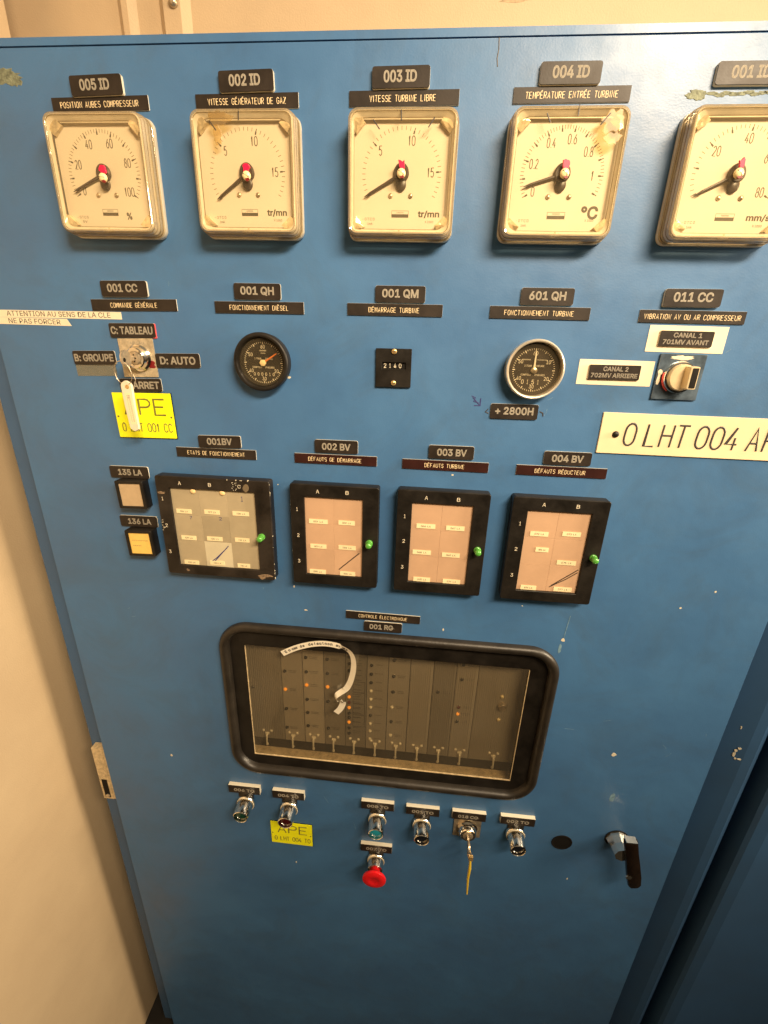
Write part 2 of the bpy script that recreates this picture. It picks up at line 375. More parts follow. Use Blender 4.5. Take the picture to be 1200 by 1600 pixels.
# ------------------------------------------------------------------ object helpers
def thing(name, label, cat, u=0, v=0, rot=0, group=None, flat=False):
    o = bpy.data.objects.new(name, None); col.objects.link(o); o.empty_display_size = .02
    o.location = (u * .001, 0, v * .001)
    o.rotation_euler = (PI / 2, -math.radians(rot), 0)
    o['label'] = label; o['category'] = cat
    if group: o['group'] = group
    return o
def part(name, m, material, parent, smooth=0, label=None):
    me = m.mesh(name, smooth) if isinstance(m, M) else m
    me.materials.clear(); me.materials.append(material)
    o = bpy.data.objects.new(name, me); col.objects.link(o); o.parent = parent
    if label: o['label'] = label
    return o
def structure(name, m, material):
    me = m.mesh(name); me.materials.append(material)
    o = bpy.data.objects.new(name, me); col.objects.link(o); o.rotation_euler = (PI / 2, 0, 0)
    o['kind'] = 'structure'
    return o
def blob(m, cu, cv, ru, rv, w0, w1, n=14, jag=.35):
    ph = random.random() * 99
    L = []
    for k, wz in ((1, w0), (.9, w1)):
        L.append([(cu + ru * k * math.cos(2 * PI * i / n) * (1 + jag * noise.noise(Vector((ph, i * 1.7, 0)))),
                   cv + rv * k * math.sin(2 * PI * i / n) * (1 + jag * noise.noise(Vector((ph, i * 1.7, 0)))), wz) for i in range(n)])
    return m.loops(L)

# ================================================================== SETTING
structure('floor', M().box(-2500, 2500, -2180, -2142, -800, 4000), FLOORM)
wall = thing('back_wall', 'cream painted wall seen above the blue cabinet, with a folded vertical seam', 'wall')
bw = M().box(-1700, 1700, -2141, 1500, -440, -400)
part('wall_sheet', bw, WALL, wall)
pf = M()
pf.loops([[(-645, y, -400), (-634, y, -392), (-622, y, -392), (-606, y, -399.5), (-560, y, -399.5), (-546, y, -386), (-512, y, -386), (-497, y, -400)][::(1 if y > 0 else 1)] for y in (-2100, 1500)])
part('seam_profile', pf, WALL, wall)
sc2 = M()
for x0_, y0_, dx, dy in ((700, 640, 4, 60), (120, 600, 30, 3), (-760, 640, 14, 9), (330, 660, 9, 14), (-150, 690, 20, 4)): blob(sc2, x0_, y0_, dx, dy, -400.2, -399.7, 16, .7)
part('scuff', sc2, mat('wall_scuff', (.50, .36, .21), .6, noise_amt=.3, nscale=60), wall)
bo = M().lathe(-524, 602, [(9, -386), (9, -383), (7, -379), (3, -377)], 20)
part('bolt', bo, NICKEL, wall, 40)
sw = thing('side_wall', 'cream painted wall at the left of the blue cabinet', 'wall')
part('wall_sheet', M().box(-940, -802, -2141, 1100, -300, 1500), WALL, sw)

# ================================================================== CABINET
WC = (-47.3, -703.0)           # window centre on the panel
cab = thing('control_cabinet', 'large blue steel control cabinet carrying every gauge, lamp and switch', 'cabinet')
body = M()
body.box(-733, 700, -2141, 352, -398, -70)
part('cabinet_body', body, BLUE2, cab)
fp = curve_mesh('front_panel', [(-689, -2110), (605.5, -2110), (605.5, 349), (-689, 349)],
                [orect(WC[0], WC[1] - 1, 628, 362, 40), circ(363.4, -1020.8, 20)], -2.5, 0, .8)
part('front_panel', fp, BLUE, cab)
part('top_rim', M().box(-733, 705, 350.2, 358.5, -69, 0.6).box(-733, 705, 340, 350, -30, -28), BLUE, cab)
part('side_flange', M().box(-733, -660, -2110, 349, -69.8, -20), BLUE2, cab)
st = M().loops([[(600, y, -48), (612, y, -46), (674, y, -17), (690, y, -14), (700, y, -18), (704, y, -28), (704, y, -69), (600, y, -69)] for y in (-2110, 349)])
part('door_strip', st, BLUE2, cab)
part('plinth', M().box(-700, 690, -2141, -2111, -69.5, -24), DARK, cab)
hg = M().box(-722, -697, -1056, -893, -19.5, -3).box(-697, -691.5, -1056, -893, -19.5, -4)
h1 = part('hinge', hg, HINGE, cab)
part('slot', M().box(-716, -703, -1050, -992, -3, -2), DARK, h1)
part('screw', M().lathe(-709, -1044, [(5, -2), (5, -.5), (3, .6)], 14), NICKEL, h1, 40)
# chips, scratches and glue residue
for (x, y, a, b) in [(-199.3, -469.7, 3.2, 1.5), (-523.6, -884.1, 3, 4), (419.7, -750.4, 5, 6), (459.4, -405.5, 2, 2), (506.9, -369.8, 2, 2),
                     (277.1, -489.8, 3.2, 4), (-212.4, -49.7, 3, 2), (51.8, -191.4, 1.8, 1.8), (-246.7, -1201.6, 1.6, 3), (395.6, -1140.5, 2, 3),
                     (195, -425, 1.5, 1.2), (-220, -421, 1.5, 2.5), (-214, -377, 1.2, 2), (-240, -225, 1.3, 1), (60, -489, 1.5, 3), (-40, 300.5, 1.5, .8)]:
    part('paint_chip', blob(M(), x, y, a, b, -.2, .15, 9, .6), CHIP, cab)
for (x, y, a, b) in [(661, -733, 4, 3), (665, -725, 5, 2.6), (660, -743, 4, 5), (670, -750, 5, 2), (664, -752, 3, 2), (655, -676, 1.6, 4)]:
    wz = -46 + (x - 612) * 29 / 62.
    part('paint_chip', blob(M(), x, y, a, b, wz - .5, wz + .8, 10, .7), CHIP, cab)
part('scratch', M().tube([(281, -438, 0), (279, -462, 0), (277.5, -486, 0)], .6, 5, .5), SMEAR, cab)
part('smear', blob(M(), 441, -868, 6, 13, -.2, .12, 16, .5), SMEAR, cab)
part('smear', blob(M(), 274, -509, 3, 12, -.2, .12, 12, .5), SMEAR, cab)
gl = M(); blob(gl, -592, 320, 34, 9, -.2, .3, 40, .5); blob(gl, -570, 315, 12, 6, -.2, .35, 24, .6)
part('glue_residue', gl, STAIN, cab)
gl = M(); blob(gl, 300, 293, 12, 5.5, -.2, .5, 30, .45)
for k in range(16): blob(gl, 318 + k * 8, 294 + random.uniform(-1.5, 1.5), 7, 2.0, -.2, .4, 18, .5)
part('glue_residue', gl, STAIN, cab)
for k in range(26):
    cx_, cz_ = random.choice([(-454, -60), (-250, -1010), (-50, -1080), (150, -1060), (470, -1040), (360, 20), (150, -60), (-347, -430), (430, -700), (-560, -500)])
    x_, z_ = cx_ + random.gauss(0, 60), cz_ + random.gauss(0, 50); a_ = random.uniform(0, PI); l_ = random.uniform(4, 22)
    part('scratch', M().tube([(x_, z_, 0), (x_ + l_ * math.cos(a_) * .5 + 1, z_ + l_ * math.sin(a_) * .5, 0.02), (x_ + l_ * math.cos(a_), z_ + l_ * math.sin(a_), 0)], .22, 4, .5), SMEAR, cab)
part('ink_crack', M().tube([(61.4, 349, .1), (62.2, 338, .1), (61.2, 330, .1), (62.6, 322, .1)], .7, 5, .4), INK, cab)
part('ink_arrow', M().tube([(72, -68, .1), (84, -80, .1)], .9, 5, .4).tube([(75, -80, .1), (84, -80, .1), (84, -69, .1)], .9, 5, .4).tube([(70, -66, .1), (76, -68, .1), (74, -74, .1), (82, -76, .1)], .7, 5, .4), INKB, cab)
part('marker_stroke', M().tube([(98, -91, .2), (93, -89, .2), (97, -84, .2)], .8, 5, .4), INK, cab)
part('marker_stroke', M().tube([(174, -85, .2), (179, -87, .2), (180, -92, .2)], 1, 5, .4), INK, cab)

nb = thing('neighbouring_cabinet', 'edge of the next dark blue cabinet at the lower right', 'cabinet')
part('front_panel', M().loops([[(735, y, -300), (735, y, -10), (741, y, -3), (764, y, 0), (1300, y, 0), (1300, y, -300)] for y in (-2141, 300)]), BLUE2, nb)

# ================================================================== NAME PLATES
def id_plate(txt, u, v, wd=71.6, ht=21.6, rot=0, tw=44, tu=0, tv=.8, th=11.5, h=4, label=None, name='name_plate', r=2.8, group='thick black number plates'):
    t = thing(name, label, 'sign', u, v, rot, group)
    part('plate_core', M().rrings(0, 0, [(wd, ht, r, 0), (wd, ht, r, h - 1)], 3), CORE, t)
    part('plate_face', M().rrings(0, 0, [(wd - .2, ht - .2, r, h - .99), (wd - .5, ht - .5, r, h)], 3), BLACKP, t)
    lt = M(); text(lt, txt, tu, tv, tw, th, h - .15, .4, outline=.028, shear=.0)
    part('lettering', lt, LET_G, t)
    return t
def strip_plate(txt, u, v, wd, tw, rot=0, ht=16.2, tu=0, h=2, label=None, face=None):
    t = thing('title_plate', label, 'sign', u, v, rot, 'thin black title strips')
    part('plate_core', M().rrings(0, 0, [(wd, ht, .4, 0), (wd, ht, .4, h - .6)], 2), CORE, t)
    part('plate_face', M().rrings(0, 0, [(wd - .2, ht - .2, .4, h - .59), (wd - .5, ht - .5, .4, h)], 2), face or BLACKP, t)
    lt = M(); stroke(lt, txt, tu, -.3, tw, 6.3, .33, h + .02, gap=.52)
    part('lettering', lt, LET_C, t)
    return t

def pl(n, where): return 'black plate engraved %s, %s' % (n, where)
for txt, u, v, rot, tw, tu, where in [
    ('005 ID', -452.7, 307.6, 1.4, 41, -2, 'above the leftmost square gauge'),
    ('002 ID', -250.9, 310.0, 1.2, 41, -2, 'above the second square gauge'),
    ('003 ID', -54.1, 311.6, .6, 41, -1, 'above the third square gauge'),
    ('004 ID', 149.4, 313.3, 0, 43, 0, 'above the fourth square gauge'),
    ('001 ID', 351.4, 311.0, 0, 43, 2, 'above the square gauge cut by the right edge')]:
    id_plate(txt, u, v, 71.6, 22, rot, tw, tu, .8, 12.2, 5, pl(txt, where))
id_plate('001 CC', -459.3, 69.0, 73, 22, .9, 48, -2, 1, 11.5, 4, pl('001 CC', 'over the COMMANDE GENERALE strip'))
id_plate('001 QH', -254.3, 69.7, 70.6, 21.8, .2, 50.5, 0, .5, 12, 3, pl('001 QH', 'above the black round hour meter'))
id_plate('001 QM', -44.5, 70.6, 71.6, 21.8, .2, 52, 0, .5, 12, 3, pl('001 QM', 'above the small square counter'))
id_plate('601 QH', 160.4, 72.0, 72, 22, .4, 50, 0, .5, 12, 3, pl('601 QH', 'above the chrome ringed hour meter'))
id_plate('011 CC', 351.8, 74.2, 74, 22.4, .6, 51, 0, 1, 12, 5, pl('011 CC', 'above the two CANAL labels'))
id_plate('001BV', -334.6, -156.2, 73, 20.6, 1.4, 43, 0, .5, 11.5, 3, pl('001BV', 'above the widest lamp display'))
id_plate('002 BV', -138.7, -154.6, 71, 21.6, .4, 47, 0, 0, 11.5, 3, pl('002 BV', 'above the second lamp display'))
id_plate('003 BV', 46.6, -154.4, 71.6, 21.6, .4, 47, 1, 0, 11.5, 3, pl('003 BV', 'above the third lamp display'))
id_plate('004 BV', 226.6, -154.8, 72, 21.4, .4, 48, 0, 0, 11.5, 3, pl('004 BV', 'above the rightmost lamp display'))
id_plate('135 LA', -503.1, -217.7, 70.3, 21, .8, 44, 2, 0, 11, 3, pl('135 LA', 'above the small pale square lamp'))
id_plate('136 LA', -501.4, -309.4, 70.3, 21, 1, 44, 2, 0, 11, 3, pl('136 LA', 'above the small yellow square lamp'))
id_plate('001 RG', -52.4, -492.4, 71.6, 20.4, .2, 49, -1, 0, 11, 3, pl('001 RG', 'just above the rack window'))
id_plate('C: TABLEAU', -457.0, 11.3, 75, 21, 1.1, 68, -1, 0, 11.5, 2.5, pl('C: TABLEAU', 'above the key switch'))
id_plate('B: GROUPE', -528.1, -30.8, 71.3, 21.1, 1.7, 66, -.5, 0, 11.5, 2.5, pl('B: GROUPE', 'left of the key switch'))
id_plate('D: AUTO', -389.6, -30.7, 72.2, 21.4, 1.4, 58, 0, 0, 12, 2.5, pl('D: AUTO', 'right of the key switch'))
id_plate('A: ARRET', -457.3, -70.4, 70.5, 20.6, 1.8, 62, .5, 0, 11.5, 2.5, pl('ARRET', 'half hidden behind the hanging key tag'))
id_plate('+ 2800H', 135.9, -86.6, 71.2, 22.6, .5, 57, 0, 1, 11.5, 2.5, pl('+ 2800H', 'below the chrome ringed hour meter'))
for (txt, u, v, wd, tw, rot, tu) in [
    ('POSITION AUBES COMPRESSEUR', -453, 289.2, 135, 109, .8, -1), ('VITESSE GÉNÉRATEUR DE GAZ', -252.7, 290.8, 136.5, 103, .5, 0),
    ('VITESSE TURBINE LIBRE', -49.9, 292.2, 138, 82.6, .3, -1.5), ('TEMPÉRATURE ENTRÉE TURBINE', 154.3, 293.9, 138.6, 109, .3, 0),
    ('COMMANDE GÉNÉRALE', -448.5, 47.2, 136.3, 74, 1.2, 0), ('FONCTIONNEMENT DIÈSEL', -253.4, 48.3, 135.6, 89, .6, 0),
    ('DÉMARRAGE TURBINE', -51.9, 50, 138, 73, .3, -1), ('FONCTIONNEMENT TURBINE', 153, 51, 138, 95, .2, -1),
    ('VIBRATION AV OU AR COMPRESSEUR', 357.9, 51, 139, 126, .2, 0), ('ETATS DE FONCTIONNEMENT', -343, -176.2, 138, 99, .4, 0),
    ('DÉFAUTS GE DÉMARRAGE', -140.3, -176.2, 137, 88, .3, -1), ('DÉFAUTS TURBINE', 38.5, -176.6, 138, 63, .1, -1),
    ('DÉFAUTS RÉDUCTEUR', 220.6, -176.2, 139, 77, .2, -2), ('CONTROLE ÉLECTRONIQUE', -53.3, -471.4, 138.7, 90, -.3, 0)]:
    clean = txt.replace('É', 'E').replace('È', 'E')
    strip_plate(txt, u, v, wd, tw, rot, 16.2, tu, 2, 'thin black strip engraved %s' % clean,
                BLACKR if txt in ('DÉFAUTS TURBINE', 'DÉFAUTS RÉDUCTEUR', 'DÉFAUTS GE DÉMARRAGE') else BLACKP)
# two CANAL labels on white cards
for a, b, u, v, wa, wb, lab in [('CANAL 1', '701MV AVANT', 358.6, 22.4, 38, 61, 'upper'), ('CANAL 2', '702MV ARRIERE', 271.8, -25.3, 35, 65, 'lower')]:
    t = thing('paper_label', 'cream card behind the %s plate' % ('CANAL 1 701MV AVANT' if lab == 'upper' else 'CANAL 2 702MV ARRIERE'), 'label', u, v, 0, 'cream cards behind the CANAL plates')
    part('card', M().rrings(0, 0, [(104.4, 34.8, .5, 0), (104.4, 34.8, .5, .5)], 2), WHITEL, t)
    t = thing('name_plate', 'small black plate engraved %s %s on a cream card' % (a, b), 'sign', u - 1.7, v + .6, .5 if a == 'CANAL 2' else 0, 'small black CANAL plates')
    part('plate_core', M().rrings(0, 0, [(71.6, 20.6, 1.5, .55), (71.6, 20.6, 1.5, 2.4)], 3), CORE, t)
    part('plate_face', M().rrings(0, 0, [(71.4, 20.4, 1.5, 2.41), (71.0, 20.1, 1.5, 3.2)], 3), BLACKP, t)
    lt = M(); text(lt, a, 1, 4.6, wa, 6.4, 3.05, .4, outline=.026); text(lt, b, 0, -4.4, wb, 6.4, 3.05, .4, outline=.026)
    part('lettering', lt, LET_G, t)
# tape labels
t = thing('tape_label', 'white tape printed ATTENTION AU SENS DE LA CLE', 'label', -586, 31, .4)
part('tape', M().box(-114, 114, -5.2, 5.2, 0, .35), TAPE, t)
lt = M(); text(lt, 'ATTENTION AU SENS DE LA CLE', 10, .4, 172, 7.4, .3, .15); part('lettering', lt, INK, t)
t = thing('tape_label', 'white tape printed NE PAS FORCER', 'label', -622, 20, 0)
part('tape', M().loops([[(-65, -5, w_), (65, -5, w_), (59, 5, w_), (-65, 5, w_)] for w_ in (0, .4)]), TAPE, t)
lt = M(); text(lt, 'NE PAS FORCER', 4, .2, 87, 7.2, .33, .15); part('lettering', lt, INK, t)
t = thing('tape_label', 'short pink tape at the right end of the C: TABLEAU plate', 'label', -422.3, 11.6, 1)
part('tape', M().box(-2.6, 2.9, -10.5, 10.2, 0, 2.2), PINK, t)
t = thing('clear_tape', 'strip of wrinkled clear tape below the B: GROUPE plate', 'tape', -529.4, -50.2, 2)
part('tape', M().rrings(0, 0, [(68, 17, 1, 0), (68, 17, 1, .4)], 3), CTAPE, t)

def yellow_plate(u, v, rot, low, label, wlow):
    t = thing('yellow_plate', label, 'sign', u, v, rot, 'yellow APE plates')
    part('plate_core', M().rrings(0, 0, [(101.4, 74, .5, 0), (101.4, 74, .5, 1.7)], 2), DARK, t)
    part('plate_face', M().rrings(0, .4, [(100.2, 72.8, .5, 1.71), (100, 72.6, .5, 2.4)], 2), YEL, t)
    lt = M(); stroke(lt, 'APE', 3, 14.5, 71, 25, 1.55, 2.42, gap=.36)
    stroke(lt, low, 1.5, -19, wlow, 13.6, .85, 2.42)
    for s in (-1, 1): lt.lathe(s * 46, -1.5, [(1.7, 2.0), (1.7, 2.6)], 12)
    part('lettering', lt, YTXT, t)
yellow_plate(-458.6, -119.3, 1.2, '0 LHT 001 CC', 'yellow plate reading APE over 0 LHT 001 CC, below the key switch', 86)
yellow_plate(-253.3, -1096.5, .2, '0 LHT 004 TO', 'yellow plate reading APE over 0 LHT 004 TO, under a push button', 86)

t = thing('equipment_plate', 'large ivory plate engraved 0 LHT 004 AR at the right edge', 'sign', 415, -112, .1)
part('plate', M().rrings(0, 0, [(296, 61.5, .6, 0), (296, 61.5, .6, 2), (295, 60.5, .6, 2.6)], 2), IVORY, t)
lt = M()
for ch, x in zip('0LHT004AR', (303.6, 334.7, 356.4, 378, 407, 428.7, 450.2, 480.5, 503.5)):
    stroke(lt, ch, x - 415 + 7.8, -.6, 15.2, 33, 1.6, 2.62, shear=.06)
part('lettering', lt, INK, t)
for s in (-1, 1): part('rivet', M().lathe(-124.8 * s, -1.3, [(5, 2.6), (4.9, 3.6), (3.8, 5), (1.8, 5.8)], 20), BLACK, t, 50)

# ================================================================== SQUARE GAUGES
def interp(tab, v):
    for (a, b), (c, d) in zip(tab, tab[1:]):
        if a <= v <= c: return b + (d - b) * (v - a) / (c - a)
def gauge(u, tab, majors, minors, nums, unit, tip, screw, marks, label, small2='1mA', x1000=True, residue=()):
    t = thing('panel_gauge', label, 'gauge', u, 203.2 if u == -450 else 204.6, 0, 'row of square cream panel gauges')
    part('case', M().rrings(0, 0, [(139, 139, 12, 0), (140, 140, 12, 3), (138.6, 138.6, 12, 6.5), (131, 131, 11, 7), (131, 131, 11, 11.5)], 6), CASE, t, 35)
    chp = 15
    def octo(w2, h2, c, cv=0): return [(w2, h2 - c + cv), (w2 - c, h2 + cv), (-w2 + c, h2 + cv), (-w2, h2 - c + cv), (-w2, -h2 + c + cv), (-w2 + c, -h2 + cv), (w2 - c, -h2 + cv), (w2, -h2 + c + cv)]
    part('dial', M().loops([[(x, y, w_) for x, y in octo(62.3, 59.5, 9, -.5)] for w_ in (11.6, 20.0)]), DIAL, t)
    # clear cover: outer wall, raised rim with ridges, front pane
    rim = M()
    P = [(138.5, 138.5, 12, 6.6), (138.5, 138.5, 12, 9), (136.5, 136.5, 12, 10), (136, 136, 12, 17), (137, 137, 12, 18), (135.8, 135.8, 11, 19), (134.6, 134.6, 11, 27), (133, 133, 11, 30.5), (130.6, 130.6, 10, 32.2), (127.5, 127.5, 9, 31.6), (126, 126, 8, 30.2)]
    rim.loops([[(x, y, w_) for x, y in rrect(a, b, r, 6)] for a, b, r, w_ in P], False, False)
    cv_ = part('cover', rim, CLEAR, t, 40)
    # inner bevel frame: cream ridges standing in for light refracted in the clear rim
    fr = M()
    Q = [(130.6, 130.6, 10, 27.4), (130.6, 130.6, 10, 29.4), (128.6, 128.6, 9, 30.4), (127.2, 127.2, 9, 29.2), (126.2, 126.2, 9, 29.8), (121.5, 119, 13, 26.4), (120.6, 118, 14, 25.6), (121.6, 119, 14, 25.2), (130.6, 130.6, 10, 27.4)]
    fr.loops([[(x, y - (.5 if a < 126 else 0), w_) for x, y in rrect(a, b, r, 6)] for a, b, r, w_ in Q], False, False)
    part('inner_frame', fr, CASE, t, 50)
    ln_ = M()
    for a, b, r, w_, th in ((127.4, 127.4, 9, 29.6, .55), (120.8, 118.2, 13, 25.9, .5), (133.9, 133.9, 11, 29.4, .45), (136.6, 136.6, 12, 9.8, .7), (137.1, 137.1, 12, 17.6, .35), (135.3, 135.3, 11, 23, .5)):
        ln_.tube([(x, y - (.5 if a < 126 else 0), w_) for x, y in rrect(a, b, r, 6)], th, 5, 1, True)
    part('refraction_line', ln_, REFRLINE, t)  # thin dark tubes drawn in as refraction lines
    part('pane', M().rrings(0, 0, [(126, 126, 8, 30.0), (126, 126, 8, 31.0)], 6), PANE, cv_)
    for sx_ in (-1, 1):
        for sy_ in (-1, 1):
            lg = M(); q = [(62.5, 60), (50, 60), (46, 56), (58, 44), (62.5, 48)]
            pts = [(sx_ * x, sy_ * y - .5, 20.2) for x, y in q]
            top = [(sx_ * (x * .94 + 3.2 + random.uniform(-1, 1)), sy_ * (y * .94 + 3 + random.uniform(-1, 1)) - .5, random.uniform(24, 29.5)) for x, y in q]
            mid = [(sx_ * (56.5 + random.uniform(-2, 2)), sy_ * (54 + random.uniform(-2, 2)), 27.5)]
            n_ = 5; vs = pts + top + mid
            fs = [(i, (i + 1) % n_, n_ + (i + 1) % n_, n_ + i) for i in range(n_)] + [(n_ + i, n_ + (i + 1) % n_, 10) for i in range(n_)]
            lg.add(vs, fs); part('corner_lug', lg, LUG, cv_)
    part('latch', M().box(-7, 7, -66.4, -63, 26, 30).box(-1, 1, -63, -61, 24, 29), CLEAR, cv_)
    # printing
    pr = M(); faint = M(); cc = 2.2; W0 = 20.05
    def tick(val, r0, r1, th, m_):
        a = math.radians(interp(tab, val)); c, s = math.cos(a), math.sin(a)
        m_.tube([(r0 * c, cc + r0 * s, W0), (r1 * c, cc + r1 * s, W0)], th, 4, .2)
    for v_ in minors: tick(v_, 46.4, 50.6, .36, faint)
    for v_ in majors:
        tick(v_, 45.0, 50.8, .5, pr); tick(v_, 44.2, 47.6, .95, pr)
    for v_, s_ in nums:
        a = math.radians(interp(tab, v_)); wd = 3.4 * len(s_) + 1.5 * (len(s_) - 1) - (3.2 if '.' in s_ else 0)
        rr = 37.2
        stroke(pr, s_, rr * math.cos(a), cc + rr * math.sin(a), max(wd, 2.4), 9.8, .52, W0, gap=.5, flat=.3)
    ut, uw, uh, uu, uv = unit
    text(pr, ut, uu, uv, uw, uh, W0 - .1, .25, outline=.03); text(pr, ut, uu, uv, uw, uh, W0 - .1, .2)
    if x1000: text(pr, 'X 1000', uu + 1, uv - 8.4, 11, 2.6, W0 - .1, .2)
    text(pr, '- O T C O', -41.5, -46.8, 16, 3.2, W0 - .1, .2); text(pr, small2, -39.5, -52, 6.5, 2.6, W0 - .1, .2)
    part('scale_lettering', pr, PRINT, t); part('fine_lettering', faint, PRINTL, t)
    lg = M().tube([(-11, -37.2, W0), (11, -37.2, W0)], .22, 4, .3).tube([(-11, -37.2, W0), (-11, -41, W0)], .22, 4, .3).tube([(11, -37.2, W0), (11, -41, W0)], .22, 4, .3)
    lg.box(-11.2, 11.2, -44.8, -41, W0 - .1, W0 + .1); text(lg, 'nnnnnn', 0, -39.2, 9, 1.4, W0 - .1, .2)
    mk = part('maker_mark', lg, PRINT, t)
    # pointer
    pn = M(); hub_w = 23
    pn.loops([[(9.8 * math.cos(a) * k, cc + .5 + (11.5 if math.sin(a) > 0 else 9) * math.sin(a) * k, w_) for a in [2 * PI * i / 28 for i in range(28)]] for k, w_ in ((1, W0), (1, 23.5), (.85, 25))])
    pn.loops([[(6.6 * math.cos(a) * k, cc - 11 + 7.5 * math.sin(a) * k, w_) for a in [2 * PI * i / 24 for i in range(24)]] for k, w_ in ((1, W0), (1, 22.5), (.8, 23.6))])
    a = math.atan2(tip[1] - cc, tip[0]); L_ = math.hypot(tip[0], tip[1] - cc); c, s = math.cos(a), math.sin(a)
    pn.tube([(6 * c, cc + 6 * s, hub_w), ((L_ - 9) * c, cc + (L_ - 9) * s, hub_w)], 1.5, 6, .35, rad=[2.0, 1.5])
    pn.tube([((L_ - 10) * c, cc + (L_ - 10) * s, hub_w), (L_ * c, cc + L_ * s, hub_w)], .8, 6, .5, rad=[1.7, .35])
    pn.tube([((L_ - 9) * c - 1.5 * s, cc + (L_ - 9) * s + 1.5 * c, hub_w), ((L_ - 3) * c - 2.0 * s, cc + (L_ - 3) * s + 2.0 * c, hub_w)], .5, 5, .5)
    part('pointer', pn, NEEDLE, t, 40)
    for k in (-1, 1):
        part('dial_screw', M().lathe(13 * k, -20.8, [(2.9, W0), (2.8, 21.2), (1.8, 22), (.5, 22.3)], 14), NICKEL, t, 50)
    # zero adjusting screw on the pane, with its paint dabs
    su, sv = screw
    sc_ = part('zero_screw', M().lathe(su, sv, [(5.4, 31.05), (5.4, 33), (4.4, 34.6), (2.2, 35.4)], 24), SCREW, t, 50)
    sl = M(); an = random.uniform(-.7, .2); sl.tube([(su - 4 * math.cos(an), sv - 4 * math.sin(an), 35.1), (su + 4 * math.cos(an), sv + 4 * math.sin(an), 35.1)], .5, 4, 1)
    part('slot', sl, NEEDLE, sc_)
    part('red_dab', blob(M(), su + .6, sv + 8.6, 4.6, 5.4, 31.05, 33.6, 13, .8), RED, sc_)
    part('red_dab', blob(M(), su + 1.4, sv - 4.2, 2.8, 2.4, 33, 34.9, 10, .7), DRED, sc_)
    for (ra, rb, rw, rh) in residue:
        part('tape_residue', blob(M(), ra, rb, rw, rh, 31.05, 31.3, 22, .7), RESID, cv_)
    for (a0, a1, b0, b1) in marks:
        part('ink_mark', M().tube([(a0, a1, 31.2), (b0, b1, 31.2)], .75, 5, .3), INK, t)
    return t
rng = lambda a, b, s: [a + i * s for i in range(int(round((b - a) / s)) + 1)]
gauge(-450, [(0, 209), (10, 185), (20, 162), (30, 139), (40, 115), (50, 92), (60, 69), (70, 45), (80, 21), (90, -5), (100, -31)], rng(0, 100, 10), rng(0, 100, 2),
      [(0, '0'), (20, '20'), (40, '40'), (60, '60'), (80, '80'), (100, '100')], ('%', 7.5, 8.5, 27, -45), (-47, -18), (5.2, -4.3), [],
      'leftmost square gauge marked in percent from 0 to 100', '5V', False)
sp5 = [(0, 207), (5, 137.5), (10, 72), (15, 3.5), (17.5, -29)]
gauge(-251, sp5, [5, 10, 15], rng(0, 17.5, .5), [(5, '5'), (10, '10'), (15, '15')], ('tr/mn', 27, 8.4, 37.5, -41), (-43, -27), (3, -3),
      [(-41.5, 55.2, -33.2, 45.0), (-2.3, 66.5, -3.2, 55)], 'second square gauge from the left, reading tr/mn, with two pen marks at its top', residue=[(-27, 57, 15, 7), (-32, 40, 6, 10)])
gauge(-48, sp5, [5, 10, 15], rng(0, 17.5, .5), [(5, '5'), (10, '10'), (15, '15')], ('tr/mn', 28, 8.4, 37.5, -41), (-47.4, -23), (.6, .1),
      [(-36.3, 55, -28, 45.2), (-2, 64.5, -1.6, 53.5), (38.8, 56.5, 31.6, 46.8)], 'middle square gauge reading tr/mn, with three pen marks at its top')
gauge(152, [(0, 208), (.1, 185), (.2, 162), (.3, 139), (.4, 118), (.5, 98), (.6, 79), (.7, 60), (.8, 40), (.9, 20), (1, -1), (1.1, -25)], rng(0, 1.1, .1), rng(0, 1.1, .02),
      [(0, '0'), (.2, '0.2'), (.4, '0.4'), (.6, '0.6'), (.8, '0.8'), (1, '1')], ('°C', 21, 14.5, 41, -37.5), (-45.6, -11), (.6, .5),
      [(-29.3, 60, -24, 50.8), (7, 67.8, 6.9, 56.5), (43.6, 59.5, 34.0, 48.2)], 'fourth square gauge, marked in degrees C from 0 to 1', residue=[(48, 52, 13, 12), (50, 36, 10, 6)])
gauge(357, [(0, 205), (10, 171), (20, 139), (30, 110), (40, 82), (50, 55), (60, 28), (70, 0), (80, -27)], rng(0, 80, 10), rng(0, 80, 2),
      [(20, '20'), (40, '40'), (60, '60'), (80, '80')], ('mm/s', 28, 8, 39.6, -41.5), (-43.4, -19), (-3.2, 1), [], 'square gauge marked mm/s, cut off by the right edge')

